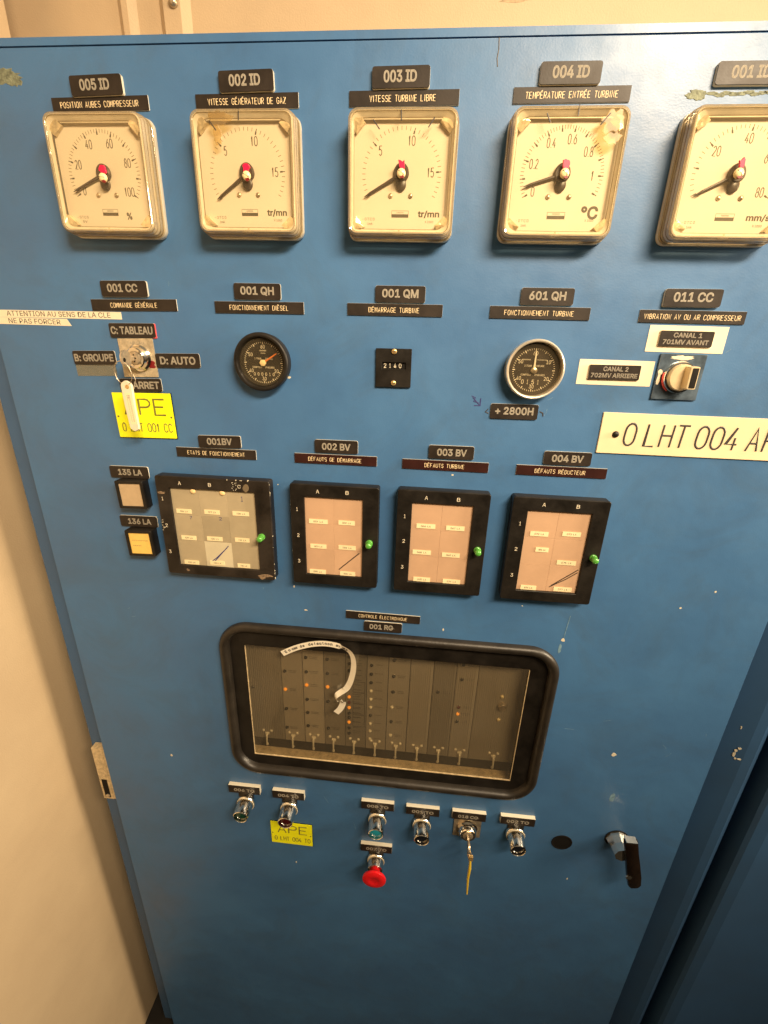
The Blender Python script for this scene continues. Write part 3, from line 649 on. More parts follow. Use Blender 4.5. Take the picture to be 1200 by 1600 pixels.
# ================================================================== ROUND HOUR METERS
def meter(u, v, chrome, label, counter, ptr, n10, cw):
    t = thing('hour_meter', label, 'hour meter', u, v, 0, 'round hour meters')
    ring = M()
    if chrome: prof = [(41, 0), (41, 12), (41.5, 15), (40.8, 17.6), (39.4, 18.6), (37.9, 18.2), (37.1, 16), (36.7, 6)]
    else: prof = [(41.5, 0), (42.5, 13), (42.4, 17), (41, 19.5), (38.8, 20.2), (36.8, 19.4), (35.8, 17), (35, 6)]
    ring.lathe(0, 0, prof, 64, True, False)
    part('bezel_ring', ring, RINGM if chrome else BLACK, t, 45)
    part('dial', M().lathe(0, 0, [(36.4 if chrome else 34.8, 5), (36.4 if chrome else 34.8, 5.8)], 48), BLACKP if chrome else BLACK, t)
    pr = M()
    for k in range(60):
        a = math.radians(90 - 6 * k); r0 = 26.6 if k % 5 == 0 else 28.2; th = .62 if k % 5 == 0 else .38
        pr.tube([(r0 * math.cos(a), -1 + r0 * math.sin(a), 5.9), (30.2 * math.cos(a), -1 + 30.2 * math.sin(a), 5.9)], th, 4, .3)
    for k, s_ in ((0, '60' if not chrome else '60'), (10, '10'), (20, '20'), (30, '30'), (40, '40'), (50, '50')):
        if k == 10 and not n10: continue
        a = math.radians(90 - 6 * k); text(pr, s_, 22.8 * math.cos(a), -1 + 23.2 * math.sin(a), 6.4, 5.4, 5.8, .2)
    text(pr, "1 TOUR", -8.5, 5, 10.5, 2.6, 5.8, .2); text(pr, "HEURE" if chrome else "2 HEURES", 8.8, 5, 11, 2.6, 5.8, .2)
    text(pr, "COMPTEUR", -10.2, -7.6, 15, 2.6, 5.8, .2); text(pr, "D'HEURES", 9.6, -7.6, 14, 2.6, 5.8, .2)
    if chrome: text(pr, 'nnnnnn', -12, 13.3, 12, 1.6, 5.8, .2); text(pr, 'nnnnnnnn', 10.5, 13.3, 14, 1.2, 5.8, .2)
    else: text(pr, 'nnnnn', 0, 16.6, 10, 2, 5.8, .2); text(pr, 'nnn', 0, 12.8, 6.5, 1.4, 5.8, .2)
    n = len(counter)
    for i, ch in enumerate(counter): text(pr, ch, -cw / 2 + cw * i / (n - 1) - (2.6 if chrome else 0), -17.6, (3.6 if chrome else 2.8) if ch != '1' else 1.6, 6.4 if chrome else 4.8, 5.8, .2)
    part('scale_lettering', pr, WHITE, t)
    a = math.radians(ptr); L_ = 26
    part('pointer', M().tube([(0, -1, 8), (L_ * math.cos(a), -1 + L_ * math.sin(a), 8)], 1.2, 6, .4, rad=[1.6, .8]), WHITE if chrome else ORANGE, t)
    part('hub', M().lathe(0, -1, [(4.4 if chrome else 5.2, 7), (4.4 if chrome else 5.2, 9.5), (3, 10.6)], 24 if chrome else 6), SCREW if not chrome else NICKEL, t, 40)
    part('glass', M().lathe(0, 0, [(36.4 if chrome else 34.4, 13), (36.4 if chrome else 34.4, 13.6)], 40), PANE, t)
meter(-250, -28, False, 'black rimmed round hour meter with an orange pointer', '000010', 33, False, 30)
meter(155, -24.5, True, 'chrome rimmed round hour meter with a white pointer at twelve', '0151', 90, True, 22.5)

t = thing('impulse_counter', 'small black square counter reading 2140', 'counter', -50.3, -29.9, .5)
part('case', curve_mesh('case', orect(0, 0, 53.4, 55.4, 1), [orect(.6, 3.3, 36, 9.6, .3)], 0, 4, .4), BLACK, t)
wn = part('window', M().box(-17.3, 18.5, -1.4, 8, .4, 1.2), DARK, t)
for i, ch in enumerate('2140'): part('digit', text(M(), ch, -13 + i * 7.6, 3.4, 3.8 if ch != '1' else 2.2, 6.6, 1.15, .3), WHITE, t)
for v_ in (23.5, -21.5):
    s_ = part('screw', M().lathe(.6, v_, [(4, 4), (4, 5.2), (3, 6.2)], 16), BRASSC, t, 50)
    part('slot', M().box(-2.6, 3.8, v_ - .5, v_ + .5, 6, 6.35), NEEDLE, s_)

# ================================================================== SELECTOR + KEY SWITCHES
t = thing('rotary_selector', 'rotary selector with a brass disc and black grip on a dark plate', 'switch', 359.6, -28.3, 0)
part('back_plate', M().rrings(0, 0, [(62.5, 62.5, 1, 0), (62.5, 62.5, 1, 3), (61.5, 61.5, 1, 3.6)], 3), STEELB, t)
part('collar', M().lathe(-1, 0, [(22, 3.6), (22, 8), (21, 10), (18.5, 10.5), (18.2, 9)], 40), CHROME, t, 40)
mk = M(); blob(mk, -2, 26.4, 15, 3, 3.6, 3.8, 24, .5); blob(mk, -27, 6, 3.2, 4, 3.6, 3.8, 14, .4); blob(mk, -27.4, -3, 2.2, 9, 3.6, 3.8, 16, .4)
part('worn_marking', mk, WHITEL, t)
rs = M().tube([(-1 + 22.4 * math.cos(math.radians(a)), 22.4 * math.sin(math.radians(a)), 6.5) for a in range(165, 236, 7)], 1.3, 6)
part('red_mark', rs, PINK, t)
kb = part('knob', M().lathe(-2, .5, [(17.6, 9), (17.6, 17), (16.8, 18)], 40), BRASS, t, 40)
part('grip', M().loops([[(x, y, w_) for x, y in orect(5.5, .5, a, b, 1.5, 3)] for a, b, w_ in ((15, 31, 18), (12.5, 30, 29), (11, 29, 30.2))]), BRASS, kb)
part('grip_face', M().rrings(6, .5, [(8, 26.5, .8, 30.2), (8, 26.5, .8, 30.7)], 3), BLACK, kb)

t = thing('key_switch', 'key switch on a tarnished square plate between the GROUPE and AUTO plates', 'key switch', -454.6, -28.8, 1.6)
part('back_plate', M().rrings(0, 0, [(57, 57.4, .6, 0), (57, 57.4, .6, 2)], 3), NICKELP, t)
lt = M(); text(lt, 'TABLEAU', 0, 22, 27, 4, 1.95, .15); text(lt, 'ARRET', 4, -23, 16, 3.4, 1.95, .15); part('lettering', lt, LET_G, t)
part('collar', M().lathe(3, 0, [(20, 2), (20, 5), (17, 7.5), (15.5, 14), (14, 15.2), (10.5, 15.2), (10.2, 13)], 40), CHROME, t, 35)
part('cylinder', M().lathe(3, 0, [(10, 12.5), (9.6, 16.2), (8.4, 16.8)], 30), NICKEL, t, 40)
part('keyway', M().box(2, 4, -6, 6, 16.8, 17.1).box(-.5, 6.5, -1, 1, 16.8, 17.1), DARK, t)
part('stain', blob(M(), 21, -10, 6, 6, 2, 2.3, 14, .7), DRED, t)
# key: bow stands out from the lock
t = thing('key', 'worn round headed key standing in the upper key switch', 'key', -454.6, -28.8, 1.6)
kp = M()
Lp = []
for uu in (1.9, 4.1):
    Lp.append([(uu, 12.2 * math.sin(a), 37 + 12.2 * math.cos(a)) for a in [2 * PI * i / 28 for i in range(28)]])
kp.loops(Lp); kp.box(2.1, 3.9, -3.5, 3.5, 17, 26)
part('bow', kp, NICKEL, t)
part('bow_hole', M().loops([[(uu, -2 + 3.2 * math.sin(a), 42 + 3.2 * math.cos(a)) for a in [2 * PI * i / 16 for i in range(16)]] for uu in (1.7, 4.3)]), DARK, t)
t = thing('key_ring', 'thin wire ring joining the upper key to its tag', 'ring', -454.6, -28.8)
part('wire', M().tube([(-3 + 15 * math.cos(2 * PI * i / 36), -21 + 17.5 * math.sin(2 * PI * i / 36), 40 + 3 * math.sin(2 * PI * i / 36 + 1)) for i in range(36)], .55, 6, 1, True)
     .tube([(6, -25, 41), (9, -21, 42), (14, -22, 42), (16, -30, 41), (14, -36, 40)], .5, 6), NICKEL, t, 60)
t = thing('key_tag', 'long off white plastic key tag hanging over the yellow plate', 'tag', -454.6, -28.8, 0)
tg = M(); ax = [(-2.2, -32), (-1.8, -70), (.8, -109)]
def tagpt(s, side, hw):
    k = s * 2; i = min(1, int(k)); f = k - i; x = ax[i][0] + (ax[i + 1][0] - ax[i][0]) * f; y = ax[i][1] + (ax[i + 1][1] - ax[i][1]) * f
    return (x + side * hw, y)
L_ = []
ss = [i / 24 for i in range(25)]
hwf = lambda s: 9.6 * min(1, math.sqrt(max(.02, 1 - (1 - min(s, .12) / .12) ** 2))) * (1 - .22 * s) * min(1, math.sqrt(max(.02, 1 - (max(s, .93) - .93) ** 2 / .0050)))
out = [tagpt(s, 1, hwf(s)) for s in ss] + [tagpt(s, -1, hwf(s)) for s in reversed(ss)]
cxm, cym = 0, -70
part('tag_body', M().loops([[(x * k + (0 if k == 1 else -.04), (y - cym) * (1 if k == 1 else .985) + cym, w_) for x, y in out] for k, w_ in ((.9, 35), (1, 36), (1, 38.4), (.88, 39.6))]), WHITEL, t, 30)
part('tag_insert', M().loops([[(x, y, w_) for x, y in [(-6, -50), (3, -50), (5.3, -98), (-4, -98)]] for w_ in (39.55, 39.75)]), TAG, t)
part('tag_hole', M().lathe(-.5, -41, [(3.2, 39.5), (3.2, 39.8)], 16), BRASSC, t)
lt = M()
text(lt, 'nnnnnnnnnnnn', 1.2, -74, 40, 2.0, 39.7, .15, rot=-87); text(lt, '(e', -1, -56, 5, 6, 39.7, .15, rot=-87); text(lt, 'nnnnnnnnnnnnnnn', -2.2, -76, 36, 1.0, 39.7, .15, rot=-87)
part('lettering', lt, LET_G, t)

# ================================================================== INDICATOR LAMPS
def indicator(u, v, lens, label, rows):
    t = thing('indicator_lamp', label, 'indicator lamp', u, v, 1.8, 'square indicator lamps at the left')
    part('housing', curve_mesh('housing', orect(0, 0, 50, 50, 2), [orect(-2 if 0 else 0, -.5, 39.5, 41, .6)], 0, 19, .8), BLACK, t)
    ln = part('lens', M().rrings(0, -.5, [(39, 40.5, .5, 3), (39, 40.5, .5, 17)], 2), lens, t)
    if rows:
        lt = M(); text(lt, 'nnnnnnn', 0, 5, 30, 2, 16.9, .2); text(lt, 'nnnn', -7, -5, 15, 2, 16.9, .2); part('lettering', lt, PRINTL, ln)
indicator(-496.2, -253.6, LENS_P, 'square lamp with a pale beige lens, under the 135 LA plate', False)
indicator(-495.0, -345.6, LENS_Y, 'square lamp with an amber yellow lens, under the 136 LA plate', True)

# ================================================================== LAMP DISPLAYS (annunciators)
def display(u, v, wd, ht, ow, oh, ou, ov, cols, letters, digits, btn, tags, mats, label, worn=False):
    t = thing('lamp_display', label, 'display panel', u, v, 0, 'black framed lamp displays')
    BM = BLACKW if worn else BLACK
    fr = curve_mesh('frame', orect(0, 0, wd, ht, 4), [orect(ou, ov, ow, oh, .4)], 0, 20, 1.2)
    part('frame', fr, BM, t)
    for s_, x, y in letters: part('letter', text(M(), s_, x, y, 5.2, 6.2, 19.95, .2), WHITE, t)
    for s_, x, y in digits: part('digit', text(M(), s_, x, y, 4.2 if s_ != '1' else 2.6, 6.4, 19.95, .2), WHITE, t)
    cw, ch = ow / cols, oh / 3
    for i in range(cols):
        for j in range(3):
            m_ = mats(i, j)
            ti = part('tile', M().rrings(ou - ow / 2 + (i + .5) * cw, ov + oh / 2 - (j + .5) * ch, [(cw - .1, ch - .1, .2, 12), (cw - .1, ch - .1, .2, 15.8), (cw - .35, ch - .35, .2, 16)], 2), m_, t)
    for s_, x, y, wl in tags:
        tg_ = part('label_strip', M().box(x - wl / 2, x + wl / 2, y - 3.9, y + 3.9, 16.05, 16.9), TAG, t)
        tx = M(); stroke(tx, s_, x, y, wl * .5, 2.8, .28, 16.92, n=4); part('lettering', tx, PRINT, tg_)
    bx_, by_ = btn
    b = part('green_lamp', M().lathe(bx_ - 0, by_, [(6.2, 20), (6.2, 22.5), (5.4, 23), (5.2, 32), (4.4, 34), (2, 35)], 20), GREEN, t, 50)
    return t
d1t = [('126 LA', -56.9, 29.2, 27), ('127 LA', -6.4, 30.7, 27), ('128 LA', 45, 31.2, 29), ('129 LA', -54.4, -21, 27), ('130 LA', -6.7, -19.7, 28), ('131 LA', 43.4, -18.5, 26), ('132 LA', -55.1, -69.6, 27), ('133 LA', -6.7, -67.4, 27), ('134 LA', 42.2, -69, 23)]
d1 = display(-347.7, -307.4, 199, 185, 149, 146, -2, -1.6, 3, [('A', -56.2, 81), ('B', -3.5, 81), ('C', 47.6, 81)], [('1', -90.5, 51.6), ('2', -90.4, 2), ('3', -90.8, -48.8)],
        (80.5, -8), d1t, lambda i, j: TILE_W if (i, j) == (1, 2) else TILE_A, 'wide worn lamp display with columns A, B and C', True)
for x in (-36.1, 15.6): part('tack', M().lathe(x, 67, [(4.6, 16.02), (4.4, 17.5), (3, 18.6)], 18), GOLDT, d1, 50)
part('pencil_mark', M().tube([(17, -32, 16.1), (-4, -56, 16.1), (-17, -71, 16.1)], .8, 5, .3).tube([(14, -36, 16.1), (-8, -58, 16.1), (-18, -66, 16.1), (-14, -72, 16.1)], .8, 5, .3), INKB, d1)
px_ = M()
text(px_, '7', -46, 17.7, 4, 6, 16.05, .15); text(px_, '2', 7.5, 19.2, 5, 6, 16.05, .15); text(px_, '1', 49, 58, 3, 9, 16.05, .15)
part('handwriting', px_, INKB, d1)
part('smudge', blob(M(), 59, 79, 5, 7, 20, 20.15, 14, .4), mat('tan_smudge', (.16, .12, .07), .6), d1)
sm = M(); blob(sm, -92, 62, 7, 2.2, 20, 20.2, 12, .8); blob(sm, 84, -84, 12, 3, 20, 20.2, 14, .9); blob(sm, 76, -88, 6, 4, 20, 20.2, 12, .9); blob(sm, -62, -84, 4, 2.5, 20, 20.1, 10, .7)
part('worn_patch', sm, mat('bare_brown_wear', (.22, .15, .09), .7, noise_amt=.5, nscale=200), d1)
for k in range(26):
    x, y = random.choice([(98.8, random.uniform(-85, 90)), (random.uniform(20, 96), 91.6), (98.8, random.uniform(60, 90)), (98.8, random.uniform(-90, -50))])
    part('paint_speck', blob(M(), x, y, random.uniform(.5, 1.6), random.uniform(.6, 2.2), 18.2, 20.05 if abs(x) < 97 else 19.4, 7, .6), CHIP, d1)
for k in range(12): part('paint_speck', blob(M(), random.uniform(35, 43) , random.uniform(74, 88), .6, .8, 20, 20.1, 6, .5), CHIP, d1)
for k in range(8): part('paint_speck', blob(M(), random.uniform(-98, -94), random.uniform(-8, 12), 1.4, .5, 20, 20.1, 6, .5), CHIP, d1)
def tags3(L): return [(s, x, y, w_) for s, x, y, w_ in L]
d2 = display(-139.4, -307.7, 149, 185, 98.5, 144, -1.5, -1.6, 2, [('A', -27.4, 81), ('B', 21.8, 81.5)], [('1', -63.2, 47.8), ('2', -62.8, .3), ('3', -63.1, -48.8)], (60, -6),
        [('001 LA', -28.2, 26.3, 32), ('002 LA', 20.5, 27, 28), ('003 LA', -29, -20.1, 28), ('004 LA', 21.4, -19, 30), ('005 LA', -31.3, -69.4, 29), ('006 LA', 22.4, -69.4, 27)], lambda i, j: TILE_B, 'second lamp display from the left, with a diagonal pen stroke')
part('pencil_mark', M().tube([(42.7, -28.3, 16.1), (24, -46, 16.1), (6.7, -62.6, 16.1)], 1, 5, .3), NEEDLE, d2)
for k in range(16): part('paint_speck', blob(M(), -73.6, random.uniform(-60, 70), .8, random.uniform(.6, 1.8), 18.4, 19.6, 7, .6), CHIP, d2)
display(39.9, -307.6, 149, 186, 99, 145, -.8, -1.6, 2, [('A', -27.9, 81), ('B', 23.8, 81)], [('1', -61.4, 47), ('2', -61, 2.5), ('3', -61.4, -46.5)], (62.3, -5.5),
        [('066 LA', -25.6, 30.2, 31), ('067 LA', 23, 29.7, 30), ('068 LA', -29.6, -18.1, 31), ('069 LA', 19.7, -19.8, 30), ('070 LA', -26.5, -70, 29), ('071 LA', 24.9, -70, 30)], lambda i, j: TILE_B, 'third lamp display, clean peach face without any pen stroke')
d4 = display(224.7, -308.5, 150, 186, 99.5, 145, 0, -1.6, 2, [('A', -26.7, 82), ('B', 25.8, 82)], [('1', -59.5, 47.6), ('2', -60.1, 2.5), ('3', -60.6, -46)], (64.5, -4.5),
        [('072 LA', -25.9, 30.2, 29), ('073 LA', 24.9, 33.2, 29), ('074 LA', -17.3, 2.4, 21), ('075 LA', 25.4, -18.5, 31), ('076 LA', -29.3, -69.8, 26), ('077 LA', 27.7, -68.6, 30)], lambda i, j: TILE_B, 'rightmost lamp display, with the 074 LA strip out of line')
part('pencil_mark', M().tube([(47, -30, 16.1), (28, -46, 16.1), (7.7, -63, 16.1)], 1, 5, .3).tube([(47, -35, 16.1), (30, -49, 16.1), (5, -66, 16.1)], .9, 5, .3), NEEDLE, d4)

# ================================================================== RACK WINDOW
t = thing('inspection_window', 'wide tinted window in a rounded black rubber gasket', 'window', WC[0], WC[1])
OW, OH = 657, 391
gk = M()
prof = [(OW, OH, 62, 0), (OW + 1, OH + 1, 62, 4), (OW - 2, OH - 2, 61, 9), (OW - 9, OH - 9, 57, 12.5), (OW - 20, OH - 20, 52, 13.5), (OW - 30, OH - 30, 47, 11), (OW - 36, OH - 36, 44, 6), (OW - 38, OH - 38, 43, -1)]
gk.loops([[(x, y, w_) for x, y in rrect(a, b, r, 12)] for a, b, r, w_ in prof], False, False)
part('gasket', gk, RUBBER, t, 50)
oc = (-48.9 - WC[0], -707.6 - WC[1])
part('surround', curve_mesh('surround', orect(0, 0, OW - 37, OH - 37, 43), [orect(oc[0], oc[1], 556, 291, 1)], -4, -.8, .4), BLACK, t)
part('pane', M().box(oc[0] - 277.7, oc[0] + 277.7, oc[1] - 145.2, oc[1] + 145.2, -4.2, -2.4), GLASSW, t)
ed = M(); a, b = 277.9, 145.4
ed.box(oc[0] - a, oc[0] + a, oc[1] - b, oc[1] - b + 2.0, -2.3, -.6).box(oc[0] - a, oc[0] - a + 1.2, oc[1] - b + 2.01, oc[1] + b - 3, -2.3, -.6).box(oc[0] + a - 1.2, oc[0] + a, oc[1] - b + 2.01, oc[1] + b - 3, -2.3, -.6)
part('pane_edge_highlight', ed, HINGE, t)  # cream strips put the highlight of the glass edge into colour

# card rack behind the window
t = thing('card_rack', 'dim aluminium card rack with lamps behind the window', 'rack', -40, -703)
def R_(x): return x + 40
def Rv(y): return y + 703
RH = -30
bx = M().box(-320, 335, -195, 175, -66, -62).box(-315, 330, 172, 176, -62, -6).box(-318, -314, -195, 172, -62, -6).box(330, 334, -195, 172, -62, -6)
part('rack_case', bx, DARK, t)
part('lower_rail', M().box(-313, 329, -195, -136, -62, -34).box(-313, 329, -195, -186, -34, -22), BLACKW, t)
part('sill', M().box(-313, 329, -168, -162, -62, -5), HINGE, t)
bounds = [-345, -265.5, -219.5, -174.7, -129.5, -84.3, -40.1, 4.5, 51.5, 97.2, 140.8, 262]
names = 'dozvw'
leds = {1: [(-258, -643.4, 'd'), (-258.8, -691.4, 'o'), (-259, -744.3, 'd'), (-260, -797.5, 'd')],
        2: [(-212, -603.8, 'd'), (-212, -640.4, 'd'), (-212, -674.8, 'o'), (-212, -713.1, 'd'), (-212, -749.4, 'd'), (-212, -786.7, 'd')],
        3: [(-167, -603.7, 'd'), (-167, -639.4, 'd'), (-167, -674.5, 'o'), (-167, -713.2, 'd'), (-167, -787.8, 'd')],
        4: [(-121, -592.3, 'd'), (-121, -609.6, 'd'), (-121, -627, 'd'), (-121, -695.9, 'o'), (-121, -710.5, 'r'), (-121, -724.8, 'o'), (-121, -740, 'd'), (-121, -752.2, 'd'), (-121, -765.2, 'o'), (-121, -781.6, 'd'), (-121, -796.3, 'd')],
        5: [(-75, -609.3, 'd'), (-75, -631.2, 'd'), (-75, -653.1, 'd'), (-75, -674.9, 'w'), (-75, -696.7, 'w'), (-75, -718.4, 'w'), (-75, -740.9, 'd'), (-75, -763.3, 'w'), (-75, -784.4, 'w'), (-75, -806.8, 'w')],
        6: [(-29, -591.3, 'd'), (-29, -631.6, 'd'), (-29, -671.9, 'd'), (-29.8, -712.8, 'w'), (-30, -752.4, 'd'), (-30.3, -790.9, 'w')],
        8: [(62.7, -661, 'd')], 9: [(108.4, -587.3, 'd'), (108.2, -623.9, 'd'), (108.2, -695.4, 'r'), (108.1, -713.4, 'o'), (107.6, -733.9, 'd')], 0: [(-330.3, -692.6, 'd')]}
LM = {'d': LEDD, 'o': LEDO, 'w': LEDW, 'r': LEDR}
handles = [-305.4, -246.5, -199.7, -154.7, -109.3, -62.8, -17.2, 29.3, 75.5, 121.4, 193.5]
for i in range(11):
    x0, x1 = bounds[i] + .7, bounds[i + 1] - .7
    md = M().box(R_(x0), R_(x1), Rv(-835), Rv(-560), RH - 3, RH)
    if i == 0 or i >= 7:                                  # ribbed blank fronts
        x = R_(x0) + 2
        while x < R_(x1) - 3: md.box(x, x + 1.8, Rv(-833), Rv(-562), RH + .02, RH + 1.4); x += 4.2
    mo = part('card_module', md, RACK, t)
    lt = M()
    for (x, y, k) in leds.get(i, []):
        rr = 3.1 if i not in (4, 5) else 2.9
        part('signal_lamp', M().lathe(R_(x), Rv(y), [(rr + .8, RH + .01), (rr + .8, RH + .8), (rr, RH + 1.2), (rr, RH + 2.5), (rr * .6, RH + 3.8)], 12), LM[k], mo, 50)
        if x + 26 < x1 + 8 or i == 3:
            for q in range(2 if i not in (4, 5) else 1):
                text(lt, 'n' * random.randint(4, 7), R_(x) + 16, Rv(y) + (2 if q == 0 else -2), random.uniform(12, 18), 1.8, RH - .05, .3)
    if i == 4:
        for k in range(16): text(lt, 'nnnnnn', R_(-121) + 17, Rv(-600 - 12.6 * k), 16, 2.0, RH - .05, .2)
        for y0, y1 in ((-655, -682), (-684, -712), (-714, -742), (-744, -776)):
            lt.tube([(R_(-113), Rv(y0), RH), (R_(-88), Rv(y0), RH), (R_(-88), Rv(y1), RH), (R_(-113), Rv(y1), RH)], .4, 4, .3, True)
    if lt.v: part('lettering', lt, LEDD, mo)
    hx = R_(handles[i])
    hd = M().tube([(hx, Rv(-818), RH + 1), (hx, Rv(-820), RH + 8), (hx + .3, Rv(-838), RH + 10), (hx, Rv(-846), RH + 7)], 1.5, 6, 1, rad=[2.2, 1.8, 1.6, 3.2])
    hd.box(hx - 4.5, hx + 4.5, Rv(-821), Rv(-817), RH + .1, RH + 4)
    part('handle', hd, TAPE, mo, 50)
    for s in (-1, 1):
        part('screw', M().lathe(hx + s * 9, Rv(-812), [(3.2, RH), (3.1, RH + 1.8), (1.8, RH + 2.8)], 12), TAPE, mo, 50)
    if i == 10:
        part('knob', M().lathe(R_(195.6), Rv(-680.5), [(9, RH), (8.6, RH + 7), (7, RH + 9)], 18), NICKEL, mo, 40)
        for x, y in ((192.8, -657.6), (192.7, -717.9)): part('screw', M().lathe(R_(x), Rv(y), [(4, RH), (3.6, RH + 3), (2, RH + 4)], 12), SCREW, mo, 50)

# curling paper strip stuck to the pane
t = thing('paper_strip', 'curled white paper strip stuck on the rack window', 'paper', WC[0], WC[1])
path = [(-250.1, -574.2, 1.5), (-234.1, -563.3, 3), (-215.2, -552.2, 5), (-187.5, -541, 7), (-160.3, -535.6, 9), (-133.4, -536.6, 12), (-116, -543.5, 14), (-107, -557.2, 15), (-105.4, -582.5, 15), (-110.7, -613.1, 13),
        (-119.4, -636, 11), (-131, -648, 10), (-141, -657, 13), (-137, -666, 17), (-128, -661, 18), (-126.5, -672, 14), (-132.5, -689.8, 11), (-141.7, -704, 9)]
def cat(P, n=5):
    out_ = []
    for i in range(len(P) - 1):
        p0 = Vector(P[max(i - 1, 0)]); p1 = Vector(P[i]); p2 = Vector(P[i + 1]); p3 = Vector(P[min(i + 2, len(P) - 1)])
        for k in range(n):
            s = k / n; out_.append(.5 * ((2 * p1) + (p2 - p0) * s + (2 * p0 - 5 * p1 + 4 * p2 - p3) * s * s + (3 * p1 - p0 - 3 * p2 + p3) * s ** 3))
    out_.append(Vector(P[-1])); return out_
C_ = [p - Vector((WC[0], WC[1], 0)) for p in cat(path)]
ver = []; tan = []
for i, p in enumerate(C_):
    tt = (C_[min(i + 1, len(C_) - 1)] - C_[max(i - 1, 0)]); tt.z = 0; tt.normalize(); tan.append(tt)
    s = Vector((-tt.y, tt.x, 0))
    f = i / (len(C_) - 1); tilt = 0
    if .30 < f < .58: tilt = .5
    if .62 < f < .85: tilt = 1.0
    sd = s * math.cos(tilt) + Vector((0, 0, 1)) * math.sin(tilt)
    hw = 6.2
    ver.append((p - sd * hw, p + sd * hw))
pm = M(); vs = []; fs = []
for a, b in ver: vs += [tuple(a), tuple(b)]
for i in range(len(ver) - 1): fs.append((2 * i, 2 * i + 2, 2 * i + 3, 2 * i + 1))
pm.add(vs, fs)
ps = part('paper', pm, PAPER, t, 80)
lt = M(); acc = 0; pos = 10
S = [0]
for i in range(1, len(C_)): S.append(S[-1] + (C_[i] - C_[i - 1]).length)
for ch in 'En cas de defaut non avéré':
    k = next((i for i in range(len(S)) if S[i] >= pos), None)
    if k is None: break
    if ch != ' ':
        ang = math.degrees(math.atan2(tan[k].y, tan[k].x))
        tall = ch in 'Edftlé'; hh = 5.6 if tall else 4.2
        off = (hh - 4.2) / 2
        nrm = Vector((-tan[k].y, tan[k].x, 0)); pp = C_[k] + nrm * off
        f = k / (len(C_) - 1)
        text(lt, ch, pp.x, pp.y, 4.0 if ch not in 'tfl' else 2.3, hh + .6, pp.z + .35, .15, rot=ang, outline=.03)
    pos += 5.6 if ch != ' ' else 4
part('lettering', lt, INK, ps)

# ================================================================== PUSH BUTTONS
def legend(t, txt, v=43, h0=4):
    part('legend_plate', M().box(-36.6, 36.6, v - 11, v + 11, 0.2, h0 + 4.6), CORE, t)
    f = part('legend_face', M().box(-36.5, 36.5, v - 10.9, v + 10.9, h0 + 4.61, h0 + 5.4), BLACKP, t)
    lt = M(); text(lt, txt, 0, v - 1, 48, 9, h0 + 5.3, .3, outline=.03); part('lettering', lt, LET_G, f)
def button(u, v, txt, lens, label, mushroom=False, gap=43):
    t = thing('push_button', label, 'push button', u, v, .6, 'chrome push buttons below the window')
    legend(t, txt, gap)
    part('holder', M().rrings(0, 6, [(34, 52, 3, 0.3), (34, 52, 3, 4)], 3), BLACK, t)
    lt = M(); text(lt, 'nnnn', 0, 27, 16, 3.4, 3.9, .3); part('holder_lettering', lt, LET_G, t)
    part('bezel', M().lathe(0, 0, [(20.5, 4), (20.8, 7), (20.2, 10), (18.2, 12), (18, 14), (17.2, 38), (16.6, 42), (15.4, 43), (14.6, 42), (14.4, 30)] if not mushroom else
         [(20.5, 4), (20.8, 7), (20.2, 10), (18.2, 12), (17.2, 30), (15, 31)], 40, True, False), CHROME, t, 35)
    part('collar_ring', M().tube([(19.6 * math.cos(2 * PI * k / 40), 19.6 * math.sin(2 * PI * k / 40), 11.4) for k in range(40)], .8, 6, 1, True), TAPE, t, 60)
    if mushroom:
        part('mushroom_cap', M().lathe(0, 0, [(12, 29), (13, 36), (18, 41), (26, 45), (27.4, 48), (26.6, 51), (22, 53), (12, 53.6), (9, 52.4), (4, 52)], 44), REDCAP, t, 50)
    else:
        part('lens', M().lathe(0, 0, [(14.3, 33), (14.3, 37.5), (9, 39.4), (3, 39.9)], 30), lens, t, 50)
button(-355.5, -1000, '006 TO', L_GREEN, 'chrome push button with a dark green lens, leftmost below the window')
button(-252.8, -1002, '004 TO', L_RED, 'chrome push button with a dark red lens above a yellow plate')
button(-49, -1004, '008 TO', L_CYAN, 'chrome push button with a bright cyan lens')
button(51.5, -1005, '001 TO', L_BLACK, 'chrome push button with a black lens beside the cyan one')
button(258, -1002, '002 TO', L_BLACK, 'chrome push button with a black lens, rightmost of the row')
button(-48.5, -1144, '007 TO', L_RED, 'emergency button with a red mushroom cap', True, 41)

t = thing('key_switch', 'lower key switch under the 018 CG legend', 'key switch', 153, -1004, .4)
legend(t, '018 CG', 43)
part('back_plate', M().rrings(0, 0, [(60, 58, 1, 0.3), (60, 58, 1, 3.4)], 3), NICKEL, t)
part('collar', M().lathe(0, 2, [(22, 3.4), (22, 8), (18.5, 10.5), (17.8, 21), (16.5, 23), (12, 23), (11.8, 20)], 40), CHROME, t, 35)
part('cylinder', M().lathe(0, 2, [(11.5, 19), (11, 24), (9, 25)], 30), NICKEL, t, 40)
t = thing('key', 'key standing in the lower key switch', 'key', 153, -1004, .4)
part('bow', M().loops([[(uu, 1 + 12.5 * math.sin(a), 46 + 12.5 * math.cos(a)) for a in [2 * PI * i / 28 for i in range(28)]] for uu in (-2, 1.6)]).box(-1.8, 1.4, -2, 5, 25, 35), NICKEL, t)
t = thing('key_tag', 'thin yellow tag hanging edge on from the lower key', 'tag', 158, -1004)
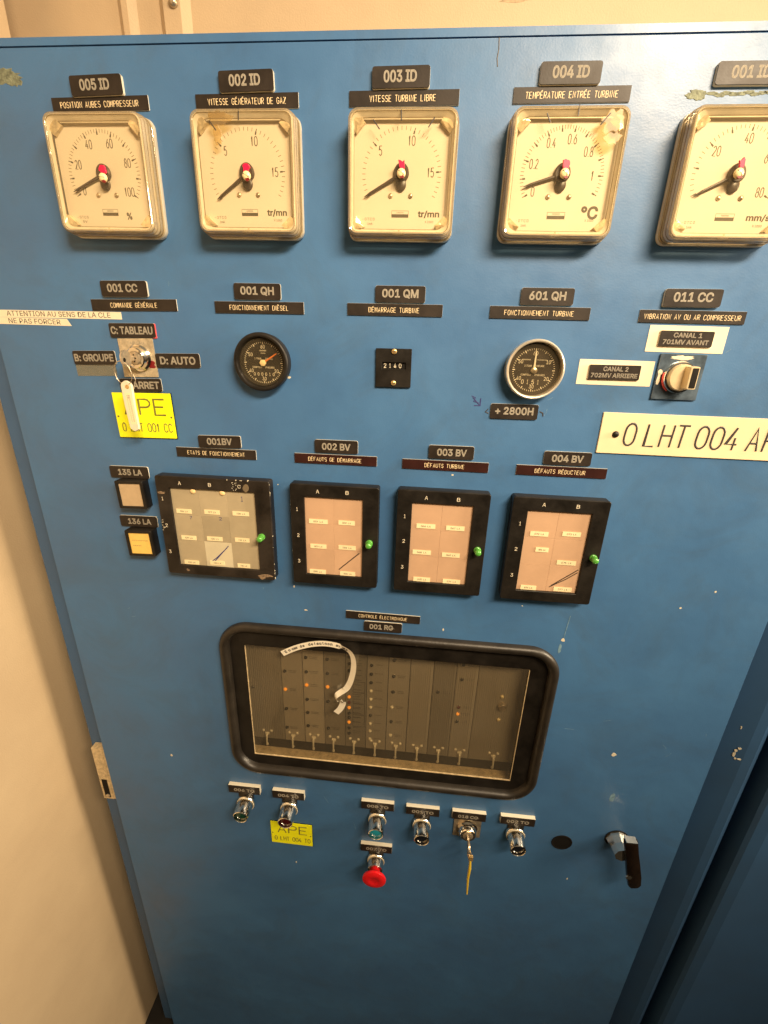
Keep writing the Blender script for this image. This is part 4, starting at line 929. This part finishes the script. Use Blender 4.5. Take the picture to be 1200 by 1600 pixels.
part('wire', M().tube([(-3 + 3 * math.sin(2 * PI * i / 24), -14 + 12 * math.cos(2 * PI * i / 24), 50 + 5 * math.sin(2 * PI * i / 24)) for i in range(24)], .9, 6, 1, True), BRASSC, t, 60)
part('clip', M().box(-3, 6, -32, -20, 47, 53), BRASSC, t)
part('tag_strip', M().tube([(1, -27, 50), (2.5, -60, 51), (2, -95, 50.5), (5, -147, 50)], 2.4, 6, 1.6, rad=[1.8, 3.2, 2.6, 1.6]), YTAG, t, 30)

t = thing('hole_plug', 'flat black round plug in the panel right of the push buttons', 'plug', 363.4, -1020.8)
part('disc', M().lathe(0, 0, [(22.5, 0.1), (22.5, .9), (21, 1.4), (19, .7)], 40), DARK, t)

t = thing('swing_handle', 'dark bakelite lever handle on a chrome boss', 'handle', 474, -988)
part('boss', M().lathe(0, 0, [(23, 0.1), (22, 6), (18, 20), (17, 36)], 8), CHROME, t)
part('rose', M().lathe(0, 0, [(24.5, 0), (24.5, 2)], 36), BLACK, t)
lv = M(); lo = []
for s, wd, w0_, w1_ in [(-.5, 20, 34, 44), (0, 26, 33, 46), (3, 27.5, 33, 47), (40, 27, 34, 48), (80, 29, 36, 50), (120, 30, 38, 51), (150, 27, 39, 50), (160, 18, 41, 48)]:
    s *= .86; ang = math.radians(-75.5); cx = 2 + s * math.cos(ang) ; cv_ = 54 + s * math.sin(ang)
    nx, ny = -math.sin(ang), math.cos(ang)
    ring_ = []
    for k in range(12):
        a = 2 * PI * k / 12; ca, sa = math.cos(a), math.sin(a)
        ex = math.copysign(abs(ca) ** .55, ca) * wd / 2; ez = math.copysign(abs(sa) ** .55, sa) * (w1_ - w0_) / 2
        ring_.append((cx + nx * ex, cv_ + ny * ex, (w0_ + w1_) / 2 + ez))
    lo.append(ring_)
lv.loops(lo)
lo2 = part('lever', lv, BROWN, t, 40)
part('top_edge_highlight', M().box(-9, 13, 54.2, 57, 33, 47), CHROME, lo2)  # chrome box added as the bright highlight on the lever's top edge
part('lever_highlight', M().loops([[(16 + x * .8, -44 + y * .5, w_) for x, y in circ(0, 0, 9, 16)] for w_ in (48, 50.6)]), CHROME, lo2)  # chrome oval added as the highlight low on the lever
